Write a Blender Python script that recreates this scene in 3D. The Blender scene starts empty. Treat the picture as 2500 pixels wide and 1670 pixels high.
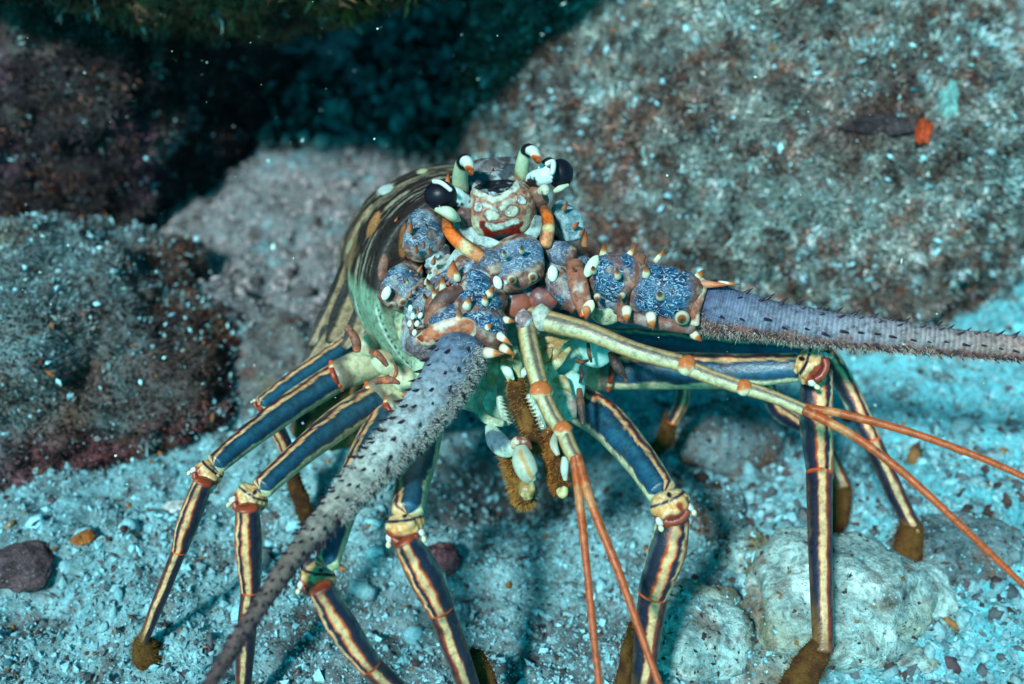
import bpy, math, random
import numpy as np
from mathutils import Vector, Matrix

S = 0.01                      # everything below is written in centimetres
rng = np.random.default_rng(7)
random.seed(7)
scene = bpy.context.scene
COL = scene.collection

# ------------------------------------------------------------------ camera, light, exposure
H, TH, F = 38.0, math.radians(40), 2680.0
CAM = np.array([0.0, 0.0, H])
FW = np.array([0, math.cos(TH), -math.sin(TH)])
UP = np.array([0, math.sin(TH), math.cos(TH)])
RT = np.array([1.0, 0, 0])

cam_d = bpy.data.cameras.new("camera")
cam = bpy.data.objects.new("camera", cam_d)
COL.objects.link(cam)
cam.location = Vector(CAM) * S
cam.rotation_euler = (math.pi / 2 - TH, 0, 0)
cam_d.sensor_width = 36
cam_d.lens = 36 * F / 2500
cam_d.clip_start = 0.01
cam_d.clip_end = 50
cam_d.dof.use_dof = True
cam_d.dof.focus_distance = 0.405
cam_d.dof.aperture_fstop = 6.3
scene.camera = cam

SUN_DIR = np.array([0.34, 0.60, -0.78])      # the way the light travels
SUN_DIR /= np.linalg.norm(SUN_DIR)
SUN_EL = math.asin(-SUN_DIR[2])
SUN_AZ = math.atan2(-SUN_DIR[0], -SUN_DIR[1])

world = bpy.data.worlds.new("World")
scene.world = world
world.use_nodes = True
wn = world.node_tree
bg = wn.nodes["Background"]
sky = wn.nodes.new("ShaderNodeTexSky")
sky.sky_type = 'NISHITA'
sky.sun_disc = False
sky.sun_elevation = SUN_EL
sky.sun_rotation = SUN_AZ
wmix = wn.nodes.new("ShaderNodeMix")
wmix.data_type = 'RGBA'
wmix.blend_type = 'MULTIPLY'
wmix.inputs[0].default_value = 1.0
wn.links.new(sky.outputs[0], wmix.inputs[6])
wmix.inputs[7].default_value = (0.03, 1.9, 1.75, 1)   # daylight that has come down through the water
wn.links.new(wmix.outputs[2], bg.inputs[0])
bg.inputs[1].default_value = 0.08

sun_d = bpy.data.lights.new("sun", 'SUN')
sun_d.energy = 5.0
sun_d.angle = math.radians(6)
sun_d.color = (0.80, 0.97, 1.0)
sun = bpy.data.objects.new("sun", sun_d)
COL.objects.link(sun)
sun.rotation_euler = Vector(SUN_DIR).to_track_quat('-Z', 'Y').to_euler()
sun.location = (-0.6, -0.6, 1.5)

scene.view_settings.view_transform = 'Standard'
scene.view_settings.look = 'None'
scene.view_settings.exposure = 0.15
scene.view_settings.gamma = 1.0
scene.view_settings.use_curve_mapping = False
scene.render.engine = 'CYCLES'
scene.cycles.use_denoising = True
scene.cycles.max_bounces = 5


# ------------------------------------------------------------------ helpers
def P(px, py, d):
    """point seen at photo pixel (px, py) at distance d along the view axis"""
    return CAM + FW * d + RT * ((px - 1250) / F * d) + UP * ((835 - py) / F * d)


def PZ(px, py, z):
    """point seen at photo pixel (px, py) that lies at height z"""
    v = FW + RT * ((px - 1250) / F) + UP * ((835 - py) / F)
    return CAM + v * ((z - H) / v[2])


def proj(v):
    q = np.asarray(v) - CAM
    d = q @ FW
    return 1250 + (q @ RT) / d * F, 835 - (q @ UP) / d * F, d


def hash3(ix, iy, iz, seed):
    n = (ix * 73856093) ^ (iy * 19349663) ^ (iz * 83492791) ^ (seed * 2654435761 & 0x7fffffff)
    n = (n ^ (n >> 13)) * 1274126177 & 0x7fffffff
    n = (n ^ (n >> 16)) * 1103515245 & 0x7fffffff
    return ((n >> 8) & 0xffff) / 65535.0


def noise(p, scale=1.0, seed=0):
    q = np.asarray(p, float) * scale
    i = np.floor(q).astype(np.int64)
    f = q - i
    f = f * f * (3 - 2 * f)
    r = 0
    for dx in (0, 1):
        wx = f[:, 0] if dx else 1 - f[:, 0]
        for dy in (0, 1):
            wy = f[:, 1] if dy else 1 - f[:, 1]
            for dz in (0, 1):
                wz = f[:, 2] if dz else 1 - f[:, 2]
                r = r + wx * wy * wz * hash3(i[:, 0] + dx, i[:, 1] + dy, i[:, 2] + dz, seed)
    return r * 2 - 1


def fbm(p, scale=1.0, octaves=4, seed=0, gain=0.5):
    a, t, r = 1.0, 0.0, 0
    for k in range(octaves):
        r = r + a * noise(p, scale, seed + k * 17)
        t += a
        a *= gain
        scale *= 2.03
    return r / t


def unit(v):
    v = np.asarray(v, float)
    return v / (np.linalg.norm(v, axis=-1, keepdims=True) + 1e-12)


def smooth(a, b, x):
    t = np.clip((x - a) / (b - a), 0, 1)
    return t * t * (3 - 2 * t)


def ramp(t, stops):
    xs = [s[0] for s in stops]
    c = np.array([s[1] for s in stops], float)
    return np.stack([np.interp(t, xs, c[:, k]) for k in range(3)], -1)


def mixc(a, b, m):
    m = np.asarray(m)[:, None]
    return a * (1 - m) + np.asarray(b, float) * m


class MB:
    """collects geometry (cm, world), a colour and a pattern mask per vertex; build() links it as ONE mesh object"""

    def __init__(self):
        self.v, self.q, self.t, self.c, self.m, self.n = [], [], [], [], [], 0

    def add(self, v, quads=None, tris=None, col=(0.5, 0.5, 0.5), mask=0.0):
        v = np.asarray(v, float)
        n = len(v)
        if quads is not None and len(quads):
            self.q.append(np.asarray(quads) + self.n)
        if tris is not None and len(tris):
            self.t.append(np.asarray(tris) + self.n)
        c = np.asarray(col, float)
        if c.ndim == 1:
            c = np.tile(c, (n, 1))
        mk = np.asarray(mask, float)
        if mk.ndim == 0:
            mk = np.full(n, float(mk))
        self.v.append(v), self.c.append(c), self.m.append(mk)
        self.n += n
        return self

    def build(self, name, mat, parent=None, kind=None, label=None, flat=False, origin=None):
        v = np.concatenate(self.v)
        q = np.concatenate(self.q) if self.q else np.zeros((0, 4), int)
        t = np.concatenate(self.t) if self.t else np.zeros((0, 3), int)
        if origin is None:
            origin = (v.min(0) + v.max(0)) / 2
        origin = np.asarray(origin, float)
        me = bpy.data.meshes.new(name)
        me.vertices.add(len(v))
        me.vertices.foreach_set("co", ((v - origin) * S).astype(np.float32).ravel())
        me.loops.add(len(q) * 4 + len(t) * 3)
        me.loops.foreach_set("vertex_index", np.concatenate([q.ravel(), t.ravel()]).astype(np.int32))
        me.polygons.add(len(q) + len(t))
        st = np.concatenate([np.arange(len(q)) * 4, len(q) * 4 + np.arange(len(t)) * 3])
        me.polygons.foreach_set("loop_start", st.astype(np.int32))
        me.polygons.foreach_set("use_smooth", np.full(len(q) + len(t), not flat))
        a = me.color_attributes.new("Col", 'FLOAT_COLOR', 'POINT')
        c = np.concatenate([np.concatenate(self.c), np.ones((len(v), 1))], 1).astype(np.float32)
        a.data.foreach_set("color", c.ravel())
        b = me.attributes.new("pattern", 'FLOAT', 'POINT')
        b.data.foreach_set("value", np.concatenate(self.m).astype(np.float32))
        me.update(calc_edges=True)
        me.validate()
        me.materials.append(mat)
        o = bpy.data.objects.new(name, me)
        COL.objects.link(o)
        place(o, origin, parent)
        if kind:
            o["kind"] = kind
        if label:
            o["label"] = label
        return o


def place(o, origin, parent):
    o["at"] = [float(x) for x in origin]
    if parent is not None:
        o.parent = parent
        origin = np.asarray(origin) - np.array(parent["at"])
    o.location = Vector(origin) * S


def thing(name, at, label, cat, group=None):
    o = bpy.data.objects.new(name, None)
    o.empty_display_size = 0.02
    COL.objects.link(o)
    place(o, at, None)
    o["label"], o["category"] = label, cat
    if group:
        o["group"] = group
    return o


def tag(o, label, cat, group=None):
    o["label"], o["category"] = label, cat
    if group:
        o["group"] = group
    return o


def catmull(pts, n):
    p = np.asarray(pts, float)
    if len(p) == 2:
        t = np.linspace(0, 1, n)[:, None]
        return p[0] * (1 - t) + p[1] * t
    p = np.vstack([2 * p[0] - p[1], p, 2 * p[-1] - p[-2]])
    m = len(p) - 3
    t = np.linspace(0, m, n)
    i = np.minimum(t.astype(int), m - 1)
    f = (t - i)[:, None]
    a, b, c, d = p[i], p[i + 1], p[i + 2], p[i + 3]
    return 0.5 * (2 * b + (c - a) * f + (2 * a - 5 * b + 4 * c - d) * f * f + (3 * b - a - 3 * c + d) * f ** 3)


def tube(pts, radii, n=24, seg=32, flat=1.0, ref=None, cap=0.6, disp=None):
    """returns verts, quads, tris, u (angle 0..1, 0.5 faces ref), v (0..1), length; width in the view plane = radius, depth = radius*flat"""
    pts = np.asarray(pts, float)
    rad = np.asarray(radii, float) if np.ndim(radii) else np.full(len(pts), float(radii))
    pr = catmull(np.hstack([pts, rad[:, None]]), n)
    c, r = pr[:, :3], np.maximum(pr[:, 3], 1e-3)
    tg = unit(np.gradient(c, axis=0))
    vv = np.linspace(0, 1, n)
    if cap > 0:                       # rounded ends
        k = np.array([0.97, 0.80, 0.5, 0.12])
        off = np.sqrt(1 - k ** 2) * cap
        c = np.vstack([c[0] - tg[0] * (off * r[0])[::-1][:, None], c, c[-1] + tg[-1] * (off * r[-1])[:, None]])
        r = np.concatenate([(r[0] * k)[::-1], r, r[-1] * k])
        tg = np.vstack([np.tile(tg[0], (4, 1)), tg, np.tile(tg[-1], (4, 1))])
        vv = np.concatenate([np.zeros(4), vv, np.ones(4)])
    if ref is None:
        ref = unit(CAM - c)
    else:
        ref = np.tile(unit(ref), (len(c), 1))
    nn = unit(ref - (ref * tg).sum(1, keepdims=True) * tg)
    bb = np.cross(tg, nn)
    u = np.arange(seg) / seg
    ang = (u - 0.5) * 2 * math.pi
    ca, sa = np.cos(ang)[None, :, None], np.sin(ang)[None, :, None]
    V = c[:, None] + r[:, None, None] * (ca * nn[:, None] * flat + sa * bb[:, None])
    m = len(c)
    if disp is not None:
        U2, V2 = np.meshgrid(u, vv)
        N = unit(V - c[:, None])
        V = V + N * disp(U2, V2, V)[:, :, None]
    i = np.arange(m - 1)[:, None] * seg
    j = np.arange(seg)[None]
    j2 = (j + 1) % seg
    quads = np.stack([i + j, i + j2, i + seg + j2, i + seg + j], -1).reshape(-1, 4)
    V = V.reshape(-1, 3)
    V = np.vstack([V, V[:seg].mean(0), V[-seg:].mean(0)])
    a, b = m * seg, m * seg + 1
    j, j2 = j[0], j2[0]
    tris = np.vstack([np.stack([j2, j, np.full(seg, a)], -1), np.stack([(m - 1) * seg + j, (m - 1) * seg + j2, np.full(seg, b)], -1)])
    U, W = np.meshgrid(u, vv)
    U = np.append(U.ravel(), [0.5, 0.5])
    W = np.append(W.ravel(), [0, 1])
    return V, quads, tris, U, W


_ico = {}


def ico(sub):
    if sub not in _ico:
        import bmesh
        bm = bmesh.new()
        bmesh.ops.create_icosphere(bm, subdivisions=sub, radius=1)
        v = np.array([x.co[:] for x in bm.verts])
        f = np.array([[w.index for w in x.verts] for x in bm.faces])
        bm.free()
        _ico[sub] = (unit(v), f)
    return _ico[sub]


def blob(center, r, axes=None, sub=3, bump=0.0, bs=1.0, seed=0):
    v, f = ico(sub)
    r = np.asarray(r, float) * np.ones(3)
    w = v * r
    if bump:
        w = w * (1 + bump * fbm(v * bs + seed * 3.1, 1, 3, seed))[:, None]
    if axes is not None:
        w = w @ np.asarray(axes)
    return w + np.asarray(center), f


VIEW_AX = np.array([RT, UP, -FW])      # blob axes: across, up, towards the camera


def rotax(deg, tilt=0.0):
    """blob axes turned by deg clockwise in the view plane; first axis is the long one"""
    a = math.radians(deg)
    x = RT * math.cos(a) - UP * math.sin(a)
    y = RT * math.sin(a) + UP * math.cos(a)
    t = math.radians(tilt)
    x, z = x * math.cos(t) - FW * math.sin(t), x * math.sin(t) + -FW * -math.cos(t) * -1
    return np.array([x, y, np.cross(x, y)])


# ------------------------------------------------------------------ materials
def new_mat(name):
    m = bpy.data.materials.new(name)
    m.use_nodes = True
    nt = m.node_tree
    b = nt.nodes["Principled BSDF"]
    return m, nt, b


def nnode(nt, kind, **kw):
    n = nt.nodes.new(kind)
    for k, v in kw.items():
        if k in ('blend_type', 'data_type', 'operation', 'feature', 'noise_dimensions', 'attribute_name', 'distance'):
            setattr(n, k, v)
        else:
            n.inputs[k].default_value = v
    return n


def rgbmix(nt, blend, fac, a, b):
    n = nnode(nt, "ShaderNodeMix", data_type='RGBA', blend_type=blend)
    for i, x in ((0, fac), (6, a), (7, b)):
        if hasattr(x, 'is_output'):
            nt.links.new(x, n.inputs[i])
        elif i == 0:
            n.inputs[0].default_value = x
        else:
            n.inputs[i].default_value = (*x, 1)
    return n.outputs[2]


def cramp(nt, src, stops):
    n = nt.nodes.new("ShaderNodeValToRGB")
    e = n.color_ramp.elements
    while len(e) < len(stops):
        e.new(0.5)
    for el, (p, c) in zip(e, stops):
        el.position = p
        el.color = (*c, 1)
    nt.links.new(src, n.inputs[0])
    return n.outputs[0]


def noise_n(nt, coord, scale, detail=4, rough=0.55, dist=0.0):
    n = nnode(nt, "ShaderNodeTexNoise", Scale=scale, Detail=detail, Roughness=rough, Distortion=dist)
    nt.links.new(coord, n.inputs["Vector"])
    return n.outputs[0]


def bump_n(nt, b, height, strength, dist, prev=None):
    n = nt.nodes.new("ShaderNodeBump")
    n.inputs["Strength"].default_value = strength
    n.inputs["Distance"].default_value = dist
    nt.links.new(height, n.inputs["Height"])
    if prev is not None:
        nt.links.new(prev, n.inputs["Normal"])
    nt.links.new(n.outputs[0], b.inputs["Normal"])
    return n.outputs[0]


def g3(x):
    return (x, x, x)


def shell_material(name, rough=0.32, mottle=0.5, bump=0.25, sss=0.0, spec=0.28):
    m, nt, b = new_mat(name)
    at = nnode(nt, "ShaderNodeAttribute", attribute_name="Col")
    pm = nnode(nt, "ShaderNodeAttribute", attribute_name="pattern")
    tc = nt.nodes.new("ShaderNodeTexCoord").outputs["Object"]
    # squiggly pale lines on dark blue where the pattern mask asks for them
    mp = nt.nodes.new("ShaderNodeMapping")
    mp.inputs["Scale"].default_value = (0.6, 1.15, 1.15)
    mp.inputs["Rotation"].default_value = (0, 0.5, 0.3)
    nt.links.new(tc, mp.inputs[0])
    sq = noise_n(nt, mp.outputs[0], 520, 1.5, 0.5, 1.1)
    sq = cramp(nt, sq, [(0.455, g3(0)), (0.482, g3(1)), (0.498, g3(1)), (0.528, g3(0.0)), (0.67, g3(0)), (0.70, g3(0.4))])
    wh = noise_n(nt, tc, 160, 2)
    dark = cramp(nt, wh, [(0.36, (0.012, 0.014, 0.040)), (0.47, (0.003, 0.05, 0.12)), (0.56, (0.006, 0.06, 0.125)), (0.68, (0.02, 0.014, 0.03))])
    verm = rgbmix(nt, 'MIX', sq, dark, (0.30, 0.43, 0.52))
    f1 = noise_n(nt, tc, 420, 5, 0.65)
    mot = cramp(nt, f1, [(0.30, g3(1 - mottle)), (0.52, g3(1.0)), (0.72, g3(1 + 0.25 * mottle))])
    base = rgbmix(nt, 'MULTIPLY', 1.0, at.outputs["Color"], mot)
    # algae film, specks
    f2 = noise_n(nt, tc, 900, 3, 0.6)
    sp = cramp(nt, f2, [(0.66, g3(0)), (0.72, g3(0.5))])
    base = rgbmix(nt, 'MIX', sp, base, (0.16, 0.12, 0.09))
    f4 = noise_n(nt, tc, 140, 6, 0.7, 0.6)
    film = cramp(nt, f4, [(0.52, g3(0)), (0.66, g3(0.5 * mottle + 0.1))])
    base = rgbmix(nt, 'MIX', film, base, (0.035, 0.025, 0.018))
    out = rgbmix(nt, 'MIX', pm.outputs["Fac"], base, verm)
    nt.links.new(out, b.inputs["Base Color"])
    rr = cramp(nt, f1, [(0.3, g3(rough + 0.2)), (0.7, g3(rough))])
    nt.links.new(rr, b.inputs["Roughness"])
    b.inputs["Specular IOR Level"].default_value = spec
    if sss:
        b.inputs["Subsurface Weight"].default_value = sss
        b.inputs["Subsurface Radius"].default_value = (0.004, 0.003, 0.002)
        b.inputs["Subsurface Scale"].default_value = 0.5
    n1 = bump_n(nt, b, f1, bump, 0.0006)
    bump_n(nt, b, f2, bump * 0.6, 0.0003, n1)
    return m


M_shell = shell_material("lobster_shell", 0.34, 0.7, 0.8)
M_leg = shell_material("leg_shell", 0.26, 0.55, 0.5, spec=0.45)
M_whip = shell_material("antenna_shell", 0.45, 0.75, 0.9)
M_spine = shell_material("spine_shell", 0.28, 0.25, 0.15)
M_hair = shell_material("hair_tufts", 0.9, 0.4, 0.1, spec=0.1)
M_eye, nt, b = new_mat("eye_glossy_black")
b.inputs["Base Color"].default_value = (0.006, 0.004, 0.010, 1)
b.inputs["Roughness"].default_value = 0.38
b.inputs["Specular IOR Level"].default_value = 0.22
tc = nt.nodes.new("ShaderNodeTexCoord").outputs["Object"]
vo = nnode(nt, "ShaderNodeTexVoronoi", Scale=2600.0)
nt.links.new(tc, vo.inputs["Vector"])
bump_n(nt, b, vo.outputs["Distance"], 0.12, 0.0002)


def frosted(name, col, alpha):
    m, nt, b = new_mat(name)
    b.inputs["Base Color"].default_value = (*col, 1)
    b.inputs["Roughness"].default_value = 0.4
    b.inputs["Alpha"].default_value = alpha
    return m


M_fuzz = frosted("translucent_fuzz", (0.42, 0.40, 0.36), 0.65)


def reef_material(name, rough=0.95, sand=False):
    """vertex colour (crusts, stains, some painted shade) under grain at several sizes"""
    m, nt, b = new_mat(name)
    at = nnode(nt, "ShaderNodeAttribute", attribute_name="Col")
    tc = nt.nodes.new("ShaderNodeTexCoord").outputs["Object"]
    f1 = noise_n(nt, tc, 55, 6, 0.72)
    f2 = noise_n(nt, tc, 260, 5, 0.7, 0.6)
    f3 = noise_n(nt, tc, 800, 3, 0.6)
    lo = 0.62 if sand else 0.35
    a = cramp(nt, f1, [(0.33, g3(lo)), (0.5, g3(0.95)), (0.68, g3(1.3))])
    c = cramp(nt, f2, [(0.30, g3(lo * 0.7)), (0.48, g3(0.9)), (0.62, g3(1.25)), (0.74, g3(1.7))])
    x = rgbmix(nt, 'MULTIPLY', 1.0, at.outputs["Color"], a)
    x = rgbmix(nt, 'MULTIPLY', 1.0, x, c)
    r = cramp(nt, noise_n(nt, tc, 120, 4, 0.7, 1.0), [(0.56, g3(0)), (0.68, g3(0.55))])
    x = rgbmix(nt, 'MIX', r, x, (0.16, 0.085, 0.06) if not sand else (0.15, 0.11, 0.10))
    w = cramp(nt, f3, [(0.62, g3(0)), (0.68, g3(0.7))])
    x = rgbmix(nt, 'MIX', w, x, (0.22, 0.56, 0.64) if sand else (0.30, 0.30, 0.27))
    nt.links.new(x, b.inputs["Base Color"])
    b.inputs["Roughness"].default_value = rough
    b.inputs["Specular IOR Level"].default_value = 0.2
    n1 = bump_n(nt, b, f1, 0.9, 0.004)
    n2 = bump_n(nt, b, f2, 0.9, 0.0022, n1)
    bump_n(nt, b, f3, 0.7, 0.0008, n2)
    return m


M_rock = reef_material("reef_rock")
M_sand = reef_material("coral_sand", sand=True)


def grain_material(name):
    m, nt, b = new_mat(name)
    at = nnode(nt, "ShaderNodeAttribute", attribute_name="Col")
    tc = nt.nodes.new("ShaderNodeTexCoord").outputs["Object"]
    f = noise_n(nt, tc, 700, 3, 0.6)
    c = cramp(nt, f, [(0.3, g3(0.6)), (0.7, g3(1.25))])
    nt.links.new(rgbmix(nt, 'MULTIPLY', 1.0, at.outputs["Color"], c), b.inputs["Base Color"])
    b.inputs["Roughness"].default_value = 0.85
    b.inputs["Specular IOR Level"].default_value = 0.25
    bump_n(nt, b, f, 0.5, 0.0006)
    return m


M_grain = grain_material("broken_coral_grains")
M_turf = grain_material("algal_turf")


# ------------------------------------------------------------------ the sea floor
def ground_z(x, y):
    p = np.stack([x, y, np.zeros_like(x)], -1)
    z = 1.1 * fbm(p, 0.07, 3, 5) + 1.15 * fbm(p, 0.32, 4, 9) + 0.36 * fbm(p, 1.4, 3, 13)
    z = z - 4.2 * np.exp(-(((x - 0.5) / 4.2) ** 2 + ((y - 36.5) / 3.2) ** 2))        # hollow under the lobster
    z = z - 1.8 * np.exp(-(((x - 9) / 4.5) ** 2 + ((y - 40) / 3.5) ** 2))
    z = z + 4.2 * np.exp(-(((x + 25) / 9.5) ** 2 + ((y - 44) / 7.5) ** 2)) + 0.9 * np.exp(-(((x + 12.5) / 6) ** 2 + ((y - 46) / 6) ** 2)) + 0.9 * np.exp(-(((x + 18) / 6) ** 2 + ((y - 52) / 6) ** 2))
    z = z + 0.5 * np.exp(-(((x - 16) / 21) ** 2 + ((y - 62) / 20) ** 2) * 1.3)
    z = z + 0.10 * np.maximum(y - 48, 0) * smooth(-2, -12, x)
    z = z + 0.12 * np.maximum(x - 24, 0)
    return z


def warp(n, lo, mid0, mid1, hi, k=0.75):
    a = np.linspace(lo, mid0, int(n * (1 - k) / 2), endpoint=False)
    b_ = np.linspace(mid0, mid1, int(n * k), endpoint=False)
    c = np.linspace(mid1, hi, int(n * (1 - k) / 2) + 1)
    return np.concatenate([a, b_, c])


gx = warp(420, -300, -32, 34, 300)
gy = warp(420, -200, 18, 72, 400)
GX, GY = np.meshgrid(gx, gy)
gz = ground_z(GX.ravel(), GY.ravel())
gv = np.stack([GX.ravel(), GY.ravel(), gz], -1)
nx, ny = len(gx), len(gy)
ii = (np.arange(ny - 1)[:, None] * nx + np.arange(nx - 1)[None]).ravel()
gq = np.stack([ii, ii + 1, ii + nx + 1, ii + nx], -1)
gc = mixc(np.tile([0.22, 0.39, 0.41], (len(gv), 1)), (0.12, 0.13, 0.135), smooth(-0.2, 0.6, fbm(gv, 0.12, 4, 3)))
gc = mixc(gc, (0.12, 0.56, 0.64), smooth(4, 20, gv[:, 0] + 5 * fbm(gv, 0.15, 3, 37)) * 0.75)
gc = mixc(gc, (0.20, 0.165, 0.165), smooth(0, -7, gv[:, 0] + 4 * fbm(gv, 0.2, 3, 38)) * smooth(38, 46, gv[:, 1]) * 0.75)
gc = mixc(gc, (0.20, 0.48, 0.54), smooth(0.05, 0.5, fbm(gv, 0.5, 4, 31)) * 0.6)
gc = mixc(gc, (0.03, 0.03, 0.032), smooth(1.3, 0.8, np.hypot((gv[:, 0] - 0.5) / 3.6, (gv[:, 1] - 36.5) / 2.6) + 0.5 * fbm(gv, 0.5, 4, 78)) * 0.85)  # shade in the hollow under the lobster, painted dark into the sand
gc = mixc(gc, (0.09, 0.06, 0.055), smooth(0.16, 0.4, fbm(gv, 0.8, 4, 77)) * 0.75)
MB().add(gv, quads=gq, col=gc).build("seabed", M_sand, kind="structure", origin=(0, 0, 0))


# ------------------------------------------------------------------ rocks
SURF = {}      # name -> (verts, normals, colours) for things that grow on them


def rock(name, c, r, sub, lump, ls, fine, fs, seed, colf, mat=None, rot=0.0, flatten=0.0):
    v, f = ico(sub)
    r = np.asarray(r, float)
    d = 1 + lump * fbm(v * ls + seed * 1.7, 1, 3, seed)
    w = v * d[:, None] * r
    if flatten:
        w[:, 2] = np.where(w[:, 2] > r[2] * flatten, r[2] * flatten + (w[:, 2] - r[2] * flatten) * 0.35, w[:, 2])
    nrm = unit(v / r)
    w = w + nrm * (fine * fbm(w, fs, 4, seed + 50, 0.6))[:, None]
    ca, sa = math.cos(rot), math.sin(rot)
    R = np.array([[ca, sa, 0], [-sa, ca, 0], [0, 0, 1]])
    w = w @ R + np.asarray(c, float)
    nrm = nrm @ R
    # true normals
    tri = w[f]
    fn = np.cross(tri[:, 1] - tri[:, 0], tri[:, 2] - tri[:, 0])
    vn = np.zeros_like(w)
    for k in range(3):
        np.add.at(vn, f[:, k], fn)
    vn = unit(vn)
    col = colf(w, vn)
    o = MB().add(w, tris=f, col=col).build(name, mat or M_rock, origin=(c[0], c[1], max(0, c[2] - r[2])))
    return o, w, f, vn, col


def col_boulder(w, n):
    c = np.tile([0.155, 0.17, 0.155], (len(w), 1))
    c = mixc(c, (0.10, 0.055, 0.045), smooth(0.0, 0.55, fbm(w, 0.16, 4, 21)))
    c = mixc(c, (0.035, 0.022, 0.022), smooth(7, 0, w[:, 0] + 5 * fbm(w, 0.25, 4, 24)) * 0.8)  # shade on the boulder's left side, painted dark with a ragged edge
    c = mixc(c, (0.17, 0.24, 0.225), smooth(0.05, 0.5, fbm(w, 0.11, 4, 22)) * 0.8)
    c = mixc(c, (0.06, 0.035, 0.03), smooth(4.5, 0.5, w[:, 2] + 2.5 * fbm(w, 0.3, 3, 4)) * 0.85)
    return mixc(c, (0.20, 0.40, 0.42), smooth(24, 36, w[:, 0] + 4 * fbm(w, 0.3, 3, 4)) * 0.5)


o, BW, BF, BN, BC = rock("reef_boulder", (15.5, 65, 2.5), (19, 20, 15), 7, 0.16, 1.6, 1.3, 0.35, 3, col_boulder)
tag(o, "huge rounded reef boulder covered in grey brown algal turf behind the right antenna", "boulder")


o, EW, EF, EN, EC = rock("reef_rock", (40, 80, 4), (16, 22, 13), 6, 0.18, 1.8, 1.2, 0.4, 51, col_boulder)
tag(o, "turf covered rock filling the far upper right corner behind the big boulder", "rock")


def col_left(w, n):
    c = np.tile([0.14, 0.21, 0.22], (len(w), 1))
    c = mixc(c, (0.16, 0.10, 0.075), smooth(0.0, 0.45, fbm(w, 0.3, 4, 41)))
    c = mixc(c, (0.075, 0.035, 0.028), smooth(-21.5, -16.5, w[:, 0] + 3.5 * fbm(w, 0.4, 4, 42)) * 0.85)
    c = mixc(c, (0.24, 0.15, 0.04), smooth(0.25, 0.55, fbm(w, 0.16, 3, 43)) * 0.8)
    c = mixc(c, (0.15, 0.035, 0.045), smooth(3.2, 1.2, w[:, 2] + 1.6 * fbm(w, 0.5, 3, 44)) * smooth(-26, -22, w[:, 0]) * 0.9)
    return c


o, LW, LF, LN, LC = rock("reef_rock", (-24.5, 43.5, -0.5), (10, 9, 7.6), 6, 0.34, 1.6, 1.5, 0.4, 11, col_left)
tag(o, "low rounded grey rock with yellow and dark red crusts at left", "rock")


def col_purple(w, n):
    c = np.tile([0.034, 0.022, 0.026], (len(w), 1))
    c = mixc(c, (0.13, 0.055, 0.085), smooth(0.05, 0.45, fbm(w, 0.2, 4, 61)))
    c = mixc(c, (0.16, 0.15, 0.13), smooth(0.1, 0.45, fbm(w, 0.5, 4, 62)) * 0.8)
    return mixc(c, (0.02, 0.015, 0.018), smooth(0.0, 0.35, fbm(w, 0.13, 4, 63)))


o, UW, UF, UN, UC = rock("reef_rock", (-31, 66, 4), (15, 15, 17), 6, 0.22, 1.8, 1.6, 0.4, 17, col_purple)
tag(o, "dark upright rock with purple crusts rising in the upper left shade", "rock")


def col_ledge(w, n):
    c = np.tile([0.20, 0.10, 0.05], (len(w), 1))
    c = mixc(c, (0.22, 0.16, 0.03), smooth(0.15, 0.45, fbm(w, 0.25, 4, 71)) * 0.8)
    return mixc(c, (0.02, 0.012, 0.012), smooth(0.0, 0.4, fbm(w, 0.35, 4, 72)))


o, OW, OF, ON, OC = rock("overhanging_rock", (-15, 58.5, 25), (20, 11, 12.5), 6, 0.14, 1.8, 1.2, 0.45, 23, col_ledge)
tag(o, "brown overhanging rock with yellow patches jutting out at the top above the crevice", "rock")


def col_wall(w, n):
    c = np.tile([0.10, 0.16, 0.16], (len(w), 1))
    c = mixc(c, (0.02, 0.02, 0.02), smooth(0.0, 0.4, fbm(w, 0.25, 4, 81)))
    return mixc(c, (0.22, 0.25, 0.22), smooth(0.15, 0.5, fbm(w, 0.6, 3, 82)))


o, WW, WF, WN, WC = rock("reef_wall", (-6, 112, 12), (62, 28, 42), 7, 0.18, 3.0, 2.4, 0.25, 29, col_wall)
tag(o, "dark lumpy reef wall at the back of the shaded crevice", "reef wall")


def col_pale(w, n):
    c = np.tile([0.36, 0.52, 0.50], (len(w), 1))
    c = mixc(c, (0.26, 0.24, 0.14), smooth(0.1, 0.45, fbm(w, 0.35, 3, 91)) * smooth(2.6, 0.8, w[:, 2]))
    c = mixc(c, (0.22, 0.17, 0.14), smooth(0.0, 0.4, fbm(w, 1.1, 4, 94)) * 0.8)
    return mixc(c, (0.58, 0.74, 0.70), smooth(0.1, 0.4, fbm(w, 0.6, 4, 92)))


def col_grey(w, n):
    c = np.tile([0.15, 0.22, 0.235], (len(w), 1))
    return mixc(c, (0.17, 0.10, 0.08), smooth(0.0, 0.5, fbm(w, 0.7, 4, 93)))


def col_slab(w, n):
    c = np.tile([0.17, 0.17, 0.17], (len(w), 1))
    c = mixc(c, (0.14, 0.13, 0.07), smooth(0.0, 0.4, fbm(w, 0.5, 3, 95)) * 0.7)
    return mixc(c, (0.12, 0.05, 0.04), smooth(0.05, 0.4, fbm(w, 0.9, 4, 96)))


STONES = []


def stone(px, py, r, label, colf, seed, rot=0.0, sub=5, lump=0.28, name="stone", sink=0.35, group=None):
    p = PZ(px, py, r[2] * 0.4)
    g = float(ground_z(np.array([p[0]]), np.array([p[1]]))[0])
    o, w, f, n, c = rock(name, (p[0], p[1], g + r[2] * (1 - sink) * 0.6), r, sub, lump, 1.5, 0.26 * min(r), 0.9, seed, colf, rot=rot)
    tag(o, label, "stone", group)
    if min(r) > 0.8:
        STONES.append((w, f, n, c))
    return o


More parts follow.
